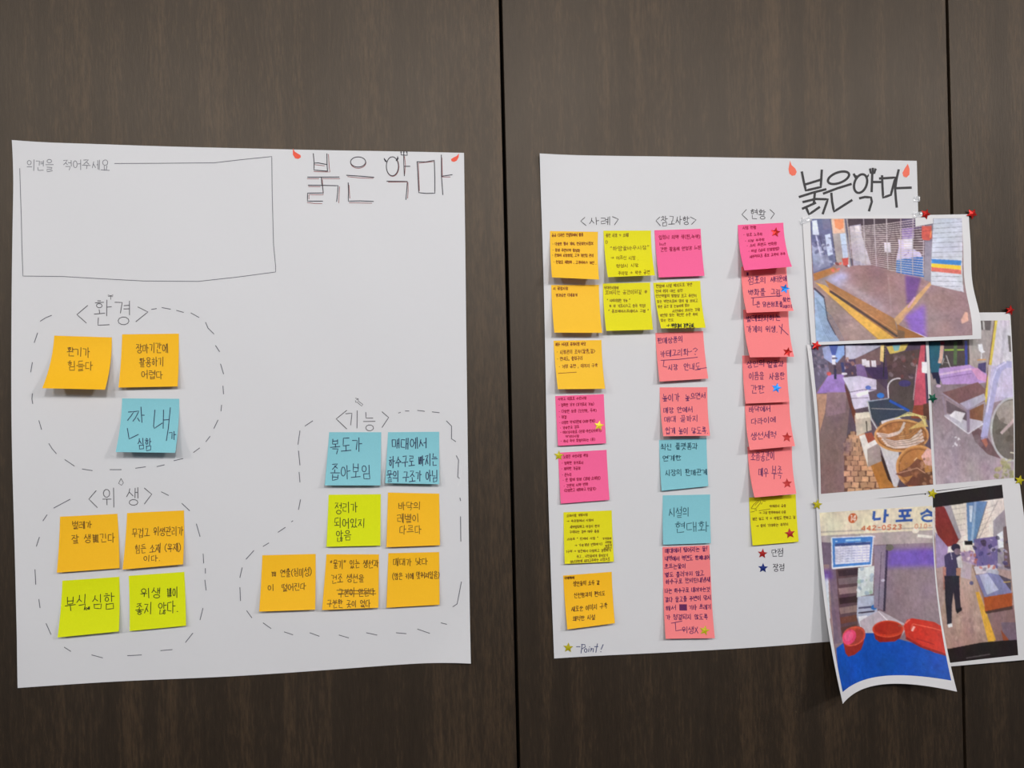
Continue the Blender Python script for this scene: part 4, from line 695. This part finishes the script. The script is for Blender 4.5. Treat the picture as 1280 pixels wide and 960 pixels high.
p.line([(748, 118), (696, 282)], 3, (120, 110, 120)); p.line([(790, 115), (704, 282)], 3, (170, 156, 152)); p.poly([(770, 196), (816, 150), (838, 395), (782, 385), (770, 300)], (158, 146, 156)); p.poly([(785, 250), (808, 235), (810, 300), (790, 305)], (222, 220, 232)); p.poly([(810, 220), (832, 215), (840, 380), (812, 380)], (110, 84, 88))
p.poly([(540, 240), (590, 300), (582, 372), (545, 385)], (156, 134, 176)); p.poly([(690, 268), (786, 256), (786, 385), (704, 385)], (112, 96, 152)); p.blotch([(690, 270), (830, 260), (830, 390), (700, 390)], 50, 12, [(70, 62, 120), (190, 180, 206), (140, 120, 160), (60, 50, 70)], .7); p.poly([(636, 318), (690, 316), (702, 384), (650, 360)], (172, 142, 176)); p.blotch([(640, 315), (700, 315), (700, 370), (650, 360)], 20, 8, [(120, 96, 150), (214, 190, 200), (170, 90, 80)], .7)
p.poly([(655, 275), (686, 275), (686, 291), (655, 291)], (26, 22, 26)); p.poly([(636, 352), (690, 372), (742, 540), (800, 700), (560, 720), (560, 560)], (190, 162, 146), 1, (172, 134, 124)); p.poly([(636, 352), (682, 362), (680, 430), (640, 420)], (196, 180, 200), .7); p.line([(690, 372), (745, 545)], 12, (140, 104, 88), .8)
p.poly([(740, 545), (850, 530), (870, 690), (780, 700)], (142, 108, 108)); p.poly([(800, 600), (868, 600), (872, 690), (820, 680)], (120, 100, 116)); p.poly([(800, 630), (835, 672), (815, 690)], (160, 80, 50)); p.blotch([(610, 560), (740, 560), (760, 680), (612, 690)], 50, 14, [(206, 174, 160), (154, 122, 116), (140, 108, 100)], .35)
p.poly([(698, 480), (712, 478), (782, 672), (752, 684)], (228, 168, 52), .95)
p.poly([(690, 378), (772, 370), (790, 400), (700, 408)], (206, 198, 206)); p.blotch([(690, 372), (775, 368), (780, 400), (700, 404)], 16, 8, [(226, 220, 226), (150, 140, 160), (190, 110, 100)], .8); p.ell(765, 402, 26, 14, (176, 176, 190)); p.poly([(696, 412), (750, 402), (790, 410), (838, 468), (842, 484), (734, 500)], (126, 126, 172)); p.poly([(712, 410), (745, 405), (790, 470), (744, 490)], (196, 200, 226), .8); p.poly([(790, 410), (840, 430), (840, 475)], (84, 74, 90)); p.line([(808, 440), (838, 438)], 4, (190, 160, 90))
p.poly([(730, 500), (845, 482), (845, 536), (736, 558)], (176, 80, 38)); p.poly([(736, 556), (845, 534), (846, 548), (740, 566)], (70, 46, 42), .8)
p.poly([(575, 335), (592, 322), (616, 318), (640, 330), (642, 372), (634, 420), (580, 420)], (66, 58, 90)); p.poly([(622, 342), (640, 332), (648, 380), (630, 386)], (206, 198, 206)); p.poly([(622, 384), (640, 382), (638, 440), (634, 475), (620, 472), (622, 430)], (192, 132, 112)); p.poly([(570, 380), (582, 380), (582, 470), (572, 470)], (180, 120, 106)); p.ell(620, 302, 18, 16, (44, 38, 58)); p.ell(626, 318, 13, 13, (126, 104, 120)); p.line([(600, 318), (606, 350)], 3, (190, 184, 196))
p.poly([(576, 415), (634, 414), (636, 480), (642, 548), (622, 560), (612, 480), (606, 530), (606, 612), (588, 610), (580, 520)], (46, 40, 52)); p.poly([(622, 548), (645, 540), (646, 552), (626, 566)], (30, 26, 34)); p.poly([(590, 608), (608, 604), (608, 618), (592, 622)], (230, 226, 226)); p.ell(682, 443, 8, 8, (96, 92, 130))
p.poly([(480, 80), (900, 20), (900, 92), (480, 150)], (32, 25, 25)); p.poly([(480, 722), (606, 704), (720, 682), (800, 674), (900, 668), (900, 800), (480, 800)], (35, 27, 27)); p.line([(664, 744), (760, 728)], 4, (90, 80, 82)); p.rough(7, 8, 7)
hang_print(SE, p, ce_, 'photo print with black bars showing a man walking through a covered market')

# --- D: shop front with red basins
def ex_d(a, b): return -.040*(1-(2*np.clip(a, 0, 1)-1)**2)*np.clip(b, 0, 1)**2.4
def ed_d(a, b):
    o = np.zeros(a.shape+(2,)); o[..., 1] = .004*(1-(2*np.clip(a, 0, 1)-1)**2)*np.clip(b, 0, 1)**4; return o
SD = Sheet([(1020.3, 629.4), (1165.6, 617.6), (1196, 864.4), (1053.8, 880)], .0048, (.048, .052), 2.4, extra=ex_d, edge=ed_d)
cdp = [(1024.4, 641), (1165.2, 632.2), (1189, 850.6), (1053.3, 865)]
p = Pic(cdp, (1000, 590), .3125, 176, 288, (130, 106, 116))
p.poly([(60, 250), (140, 250), (190, 700), (60, 700)], (112, 92, 112)); p.poly([(60, 380), (130, 380), (150, 640), (150, 900), (60, 900)], (150, 120, 120)); p.poly([(110, 420), (128, 420), (138, 600), (122, 600)], (200, 206, 216)); p.line([(140, 380), (186, 690)], 16, (122, 98, 116))
p.poly([(158, 395), (262, 388), (262, 650), (190, 680)], (92, 66, 72)); 
for q, (y, cl) in enumerate(((405, (60, 40, 50)), (440, (120, 100, 106)), (480, (150, 122, 120)), (520, (56, 36, 36)), (560, (140, 112, 106)), (600, (110, 62, 48)), (640, (90, 56, 50)))): p.poly([(166+q*3, y), (258, y-8), (256, y+20), (172+q*3, y+26)], cl)
p.poly([(250, 396), (316, 388), (318, 506), (252, 520)], (206, 214, 214)); p.blotch([(252, 400), (314, 395), (314, 500), (254, 510)], 16, 12, [(160, 190, 160), (230, 232, 236), (150, 170, 190)], .7); p.poly([(255, 518), (340, 512), (342, 612), (276, 650), (256, 600)], (176, 182, 204)); p.line([(262, 565), (335, 560)], 8, (80, 80, 110)); p.ell(327, 563, 13, 11, (40, 110, 190)); p.line([(262, 585), (330, 580)], 6, (60, 50, 70)); p.poly([(262, 600), (300, 596), (310, 640), (276, 655)], (226, 226, 232))
p.poly([(308, 305), (362, 300), (368, 575), (326, 565), (318, 400)], (142, 126, 146)); p.line([(362, 300), (370, 580)], 9, (52, 42, 62)); p.line([(340, 330), (345, 560)], 3, (96, 82, 104)); p.poly([(366, 292), (600, 282), (640, 700), (376, 606)], (142, 120, 138), 1, (136, 112, 118)); p.soft([(366, 322), (600, 312), (610, 388), (368, 396)], (116, 84, 186), 1, 8); p.soft([(90, 400), (140, 400), (150, 440), (100, 440)], (96, 60, 150), .8, 6); p.soft([(380, 420), (600, 400), (620, 640), (400, 600)], (148, 126, 134), .6, 16)
p.ell(355, 450, 8, 6, (190, 184, 200)); p.ell(372, 312, 16, 14, (110, 106, 96))
p.poly([(270, 620), (350, 576), (470, 640), (440, 690), (290, 700)], (186, 172, 182)); p.line([(345, 580), (392, 625)], 4, (226, 220, 226))
p.poly([(60, 150), (600, 120), (600, 242), (60, 266)], (226, 212, 184)); p.poly([(60, 262), (600, 235), (600, 290), (312, 300), (60, 285)], (176, 160, 160), 1); p.line([(60, 246), (600, 225)], 6, (190, 174, 160)); p.line([(250, 262), (310, 266)], 9, (206, 198, 206)); p.line([(480, 262), (540, 268)], 12, (222, 214, 206)); p.ell(470, 240, 14, 13, (230, 216, 204)); p.ell(270, 240, 10, 9, (226, 214, 200))
p.ell(212, 187, 18, 21, (206, 92, 42)); p.line([(203, 178), (208, 174), (207, 201)], 3.4, (244, 232, 220)); p.line([(221, 201), (222, 174), (211, 193), (226, 193)], 3.2, (244, 232, 220))
Bc = (44, 84, 168)
for l in ([(296, 158), (296, 193), (325, 190)], [(340, 150), (341, 207)], [(341, 176), (356, 175)], [(394, 157), (446, 154)], [(409, 157), (411, 178)], [(431, 156), (430, 177)], [(396, 180), (444, 177)], [(420, 180), (420, 196)], [(386, 200), (454, 196)],
          [(512, 150), (503, 162), (484, 172)], [(511, 158), (532, 168)]): p.line(l, 10.5, Bc)
p.ring(518, 188, 26, 13, 9, Bc)
def digits(txt, x0, y0, x1, y1, h, w_, col):
    ad = [.6 if c == '-' else .75 for c in txt]; d = (x1-x0)/sum(ad); q = 0
    for c, a in zip(txt, ad):
        for l in X[c]: p.line([(x0+d*(q+x*a*.85), y0+(y1-y0)*q/sum(ad)+(y-.5)*h) for x, y in l], w_, col)
        q += a
digits('442-0523', 250, 230, 418, 224, 20, 4, (204, 96, 56)); digits('010-', 464, 222, 534, 220, 20, 4, (212, 140, 110))
p.poly([(132, 267), (304, 261), (305, 388), (142, 400)], (226, 226, 238)); p.poly([(137, 271), (300, 265), (300, 382), (147, 393)], (62, 124, 204)); p.poly([(148, 293), (292, 286), (294, 372), (155, 381)], (216, 216, 236)); p.poly([(149, 293), (292, 287), (292, 299), (150, 306)], (56, 76, 136)); p.line([(190, 281), (252, 278)], 8, (150, 200, 236)); p.line([(150, 284), (158, 284)], 5, (190, 215, 240))
for q in range(6): p.line([(152, 317+q*11), (293, 310+q*11)], 1.8, (170, 172, 206))
for x in (172, 193, 218, 240, 262, 280): p.line([(x, 300), (x+2, 376)], 1.6, (176, 178, 208))
for x in (160, 182, 205, 229, 251, 271, 286):
    for q in range(5): p.line([(x-6, 323+q*11), (x+5, 322.5+q*11)], 2.4, (150, 152, 196), .8)
p.poly([(160, 718), (272, 670), (330, 672), (620, 740), (640, 1000), (160, 1000)], (2, 72, 178))
p.poly([(196, 700), (296, 672), (292, 710), (282, 738), (250, 757), (220, 760), (206, 744)], (150, 36, 24)); p.ell(245, 680, 53, 39, (196, 66, 46), 1, -.3); p.ring(245, 680, 51, 37, 4, (216, 84, 60)); p.ell(248, 684, 42, 30, (168, 60, 44), 1, -.3); p.ell(225, 682, 33, 29, (226, 62, 104), 1, -.5); p.ell(222, 678, 22, 19, (236, 92, 132), .7, -.5)
p.poly([(328, 658), (452, 658), (440, 692), (420, 708), (362, 712), (342, 698)], (148, 26, 14)); p.ell(389, 655, 63, 36, (204, 50, 26)); p.ell(389, 652, 54, 28, (176, 38, 22)); p.ring(389, 655, 61, 34, 4, (216, 72, 44)); p.line([(430, 640), (450, 640)], 8, (150, 90, 70), .6)
p.poly([(450, 640), (462, 614), (480, 607), (560, 616), (600, 640), (610, 745), (560, 738), (500, 716), (462, 690)], (206, 42, 26)); p.line([(462, 690), (520, 722), (606, 742)], 9, (150, 26, 22)); p.line([(478, 652), (484, 630), (560, 642), (600, 652)], 4, (232, 90, 66)); p.line([(482, 660), (490, 640)], 8, (250, 180, 170)); p.line([(456, 630), (472, 612)], 5, (236, 120, 100)); p.line([(500, 690), (560, 706)], 4, (170, 30, 26))
p.rough(6, 8, 9)
hang_print(SD, p, cdp, 'curling photo print of a shop front with red basins on a blue table')

# ---------------- foil star stickers ----------------
def foil(name, c, rough=.38, metal=.55): return mat(name, alb(c, 1.0), rough, .5, metal)
FO = {'red': foil('foil_red', (196, 34, 28)), 'darkred': foil('foil_dark_red', (176, 30, 26), .5, .3), 'blue': foil('foil_blue', (28, 124, 214)), 'navy': foil('foil_navy', (30, 50, 130), .45, .4), 'gold': foil('foil_gold', (222, 200, 36), .45, .3),
      'yellow': foil('foil_yellow', (190, 178, 12), .5, .25), 'green': foil('foil_green', (8, 88, 66), .4, .4)}
def star(px, py, r, rot, sheet, colour, label, rise=.0009, h=.0005, crumple=0.0):
    P = []; n = 10; rr = random.Random(int(px*7+py))
    for i in range(n):
        a = math.radians(rot)-math.pi/2+i*math.pi/5; q = r if i % 2 == 0 else r*.44
        P.append((px+q*math.cos(a)*(1+rr.uniform(-crumple, crumple)), py+q*math.sin(a)*(1+rr.uniform(-crumple, crumple))))
    P.append((px, py)); P = np.array(P); a, b = sheet.inv(P[:, 0], P[:, 1])
    hh = np.array([h+rr.uniform(0, crumple)*.006 for _ in range(n)]+[h+rise]); hh[1:10:2] += rise*.35
    top = sheet.pos(a, b, hh); bot = sheet.pos(a[:10], b[:10], h*.6)
    F = [(i, (i+1) % 10, 10) for i in range(10)] + [(i, 11+i, 11+(i+1) % 10, (i+1) % 10) for i in range(10)]
    O = top[10].copy()
    o = link_mesh('star_sticker', np.vstack([top, bot]), F, FO[colour], None, O)
    tag(o, label, 'star sticker', 'foil star stickers'); return o
N_ = NOTES
star(748.6, 532, 6.6, 8, N_['r8'], 'gold', 'shiny gold star sticker at the right edge of the upper bulleted pink note')
star(698.5, 569.5, 6.6, 3, N_['r9'], 'yellow', 'gold star sticker over the top left corner of the lower bulleted pink note')
star(880.6, 788, 6.6, 12, N_['r17'], 'yellow', 'yellow star sticker in the lower right corner of the bottom coral note')
star(710.2, 809.5, 6.6, 4, SR, 'yellow', 'yellow star sticker at the lower left of the poster beside the word Point')
star(969.3, 290.5, 6.4, 8, N_['c1'], 'red', 'shiny red star sticker on the pink note at the top of the fourth column', rise=.0014)
star(980.8, 361, 6.4, 14, N_['c2'], 'blue', 'bright blue star sticker at the right edge of the upper coral notes')
star(984.3, 440, 6.2, 14, N_['c3'], 'red', 'orange red star sticker on the coral note with an empty lower half', rise=.0014)
star(970.6, 485, 6.6, 12, N_['c4'], 'blue', 'blue star sticker after the last word of a coral note', rise=.0008)
star(983.6, 546.6, 6.6, 4, N_['c5'], 'darkred', 'dark red star sticker on the coral note with three lines')
star(983.8, 604.3, 6.4, -4, N_['c6'], 'darkred', 'dark red star sticker on the coral note just above the yellow one')
star(987.2, 666.8, 6.8, -8, N_['c7'], 'darkred', 'dark red star sticker on the yellow note of the fourth column')
star(953, 692, 6.4, 6, SR, 'darkred', 'dark red star sticker of the small legend, above the navy star')
star(953.6, 710, 6.4, 2, SR, 'navy', 'navy blue star sticker of the small legend below the yellow note')
star(1156.2, 268, 6.8, 20, SA, 'red', 'crumpled red star at the top edge of the shutter print, beside the poster corner', rise=.003, h=.0012, crumple=.16)
star(1214.3, 267.5, 7.0, 34, SA, 'red', 'crumpled red star on the upper right corner of the shutter print', rise=.003, h=.0012, crumple=.16)
star(1261, 388, 6.2, 10, SC, 'red', 'red star on the upper right corner of the drain pipe print', rise=.003, h=.0025, crumple=.1)
star(1020, 432, 6.6, 16, SA, 'red', 'red star at the lower left corner of the topmost print', rise=.0016, h=.0012)
star(1165.2, 497.5, 6.6, 30, SB, 'green', 'dark green star on the seam between the alley print and the pipe print', h=.0012)
star(1165, 616.8, 6.4, 14, SD, 'yellow', 'yellow star at the top right corner of the shop front print', h=.0012)
star(1273.6, 600.2, 6.4, 14, SE, 'yellow', 'yellow star at the far right under the drain pipe print', h=.0016)
star(1021.2, 630.6, 6.6, 8, SD, 'yellow', 'yellow star at the top left corner of the shop front print', h=.0012)

# ---------------- scrap of paper and clear tape ----------------
def patch(name, pts, sheet, m, h, label, cat, n=5, rough=0.0, grp=None):
    rr = random.Random(9); A, B = np.meshgrid(np.linspace(0, 1, n+1), np.linspace(0, 1, n+1)); c = [np.array(q, float) for q in pts]
    P = (1-B[..., None])*((1-A[..., None])*c[0]+A[..., None]*c[1])+B[..., None]*((1-A[..., None])*c[3]+A[..., None]*c[2])
    a, b = sheet.inv(P[..., 0], P[..., 1]); H = h+np.array([[rr.uniform(0, rough) for _ in range(n+1)] for _ in range(n+1)])
    V = sheet.pos(a, b, H).reshape(-1, 3); V2 = V+np.array([0, .00012, 0]); k = len(V)
    F = [(j*(n+1)+i, (j+1)*(n+1)+i, (j+1)*(n+1)+i+1, j*(n+1)+i+1) for j in range(n) for i in range(n)]
    F += [tuple(k+q for q in reversed(f)) for f in F]
    o = link_mesh(name, np.vstack([V, V2]), F, m, None, V[0], smooth=not rough); tag(o, label, cat, grp); return o
patch('paper_scrap', [(1143.6, 272.4), (1165.8, 272), (1165.8, 279.4), (1143.9, 283.4)], SA, PRINT, .0010, 'small white scrap of paper over the top edge of the topmost print', 'paper scrap')
tp = mat('clear_tape', (.85, .87, .9, 1), .16, .9); tp.node_tree.nodes['Principled BSDF'].inputs['Alpha'].default_value = .30
patch('clear_tape', [(1000, 275.5), (1013, 270), (1015, 276), (1001, 281)], SA, tp, .0012, 'glinting bit of clear tape at the top left corner of the topmost print', 'tape', 4, .0011, 'bits of clear tape')
patch('clear_tape', [(1140, 266), (1151, 265), (1151, 272), (1140, 272.5)], SR, tp, .0030, 'glinting bit of clear tape left of the crumpled red star', 'tape', 4, .0011, 'bits of clear tape')
patch('clear_tape', [(1141.5, 246), (1149, 245), (1149.4, 252), (1142, 253)], SR, tp, .0008, 'bit of clear tape on the poster edge right below the marker heading', 'tape', 4, .0011, 'bits of clear tape')
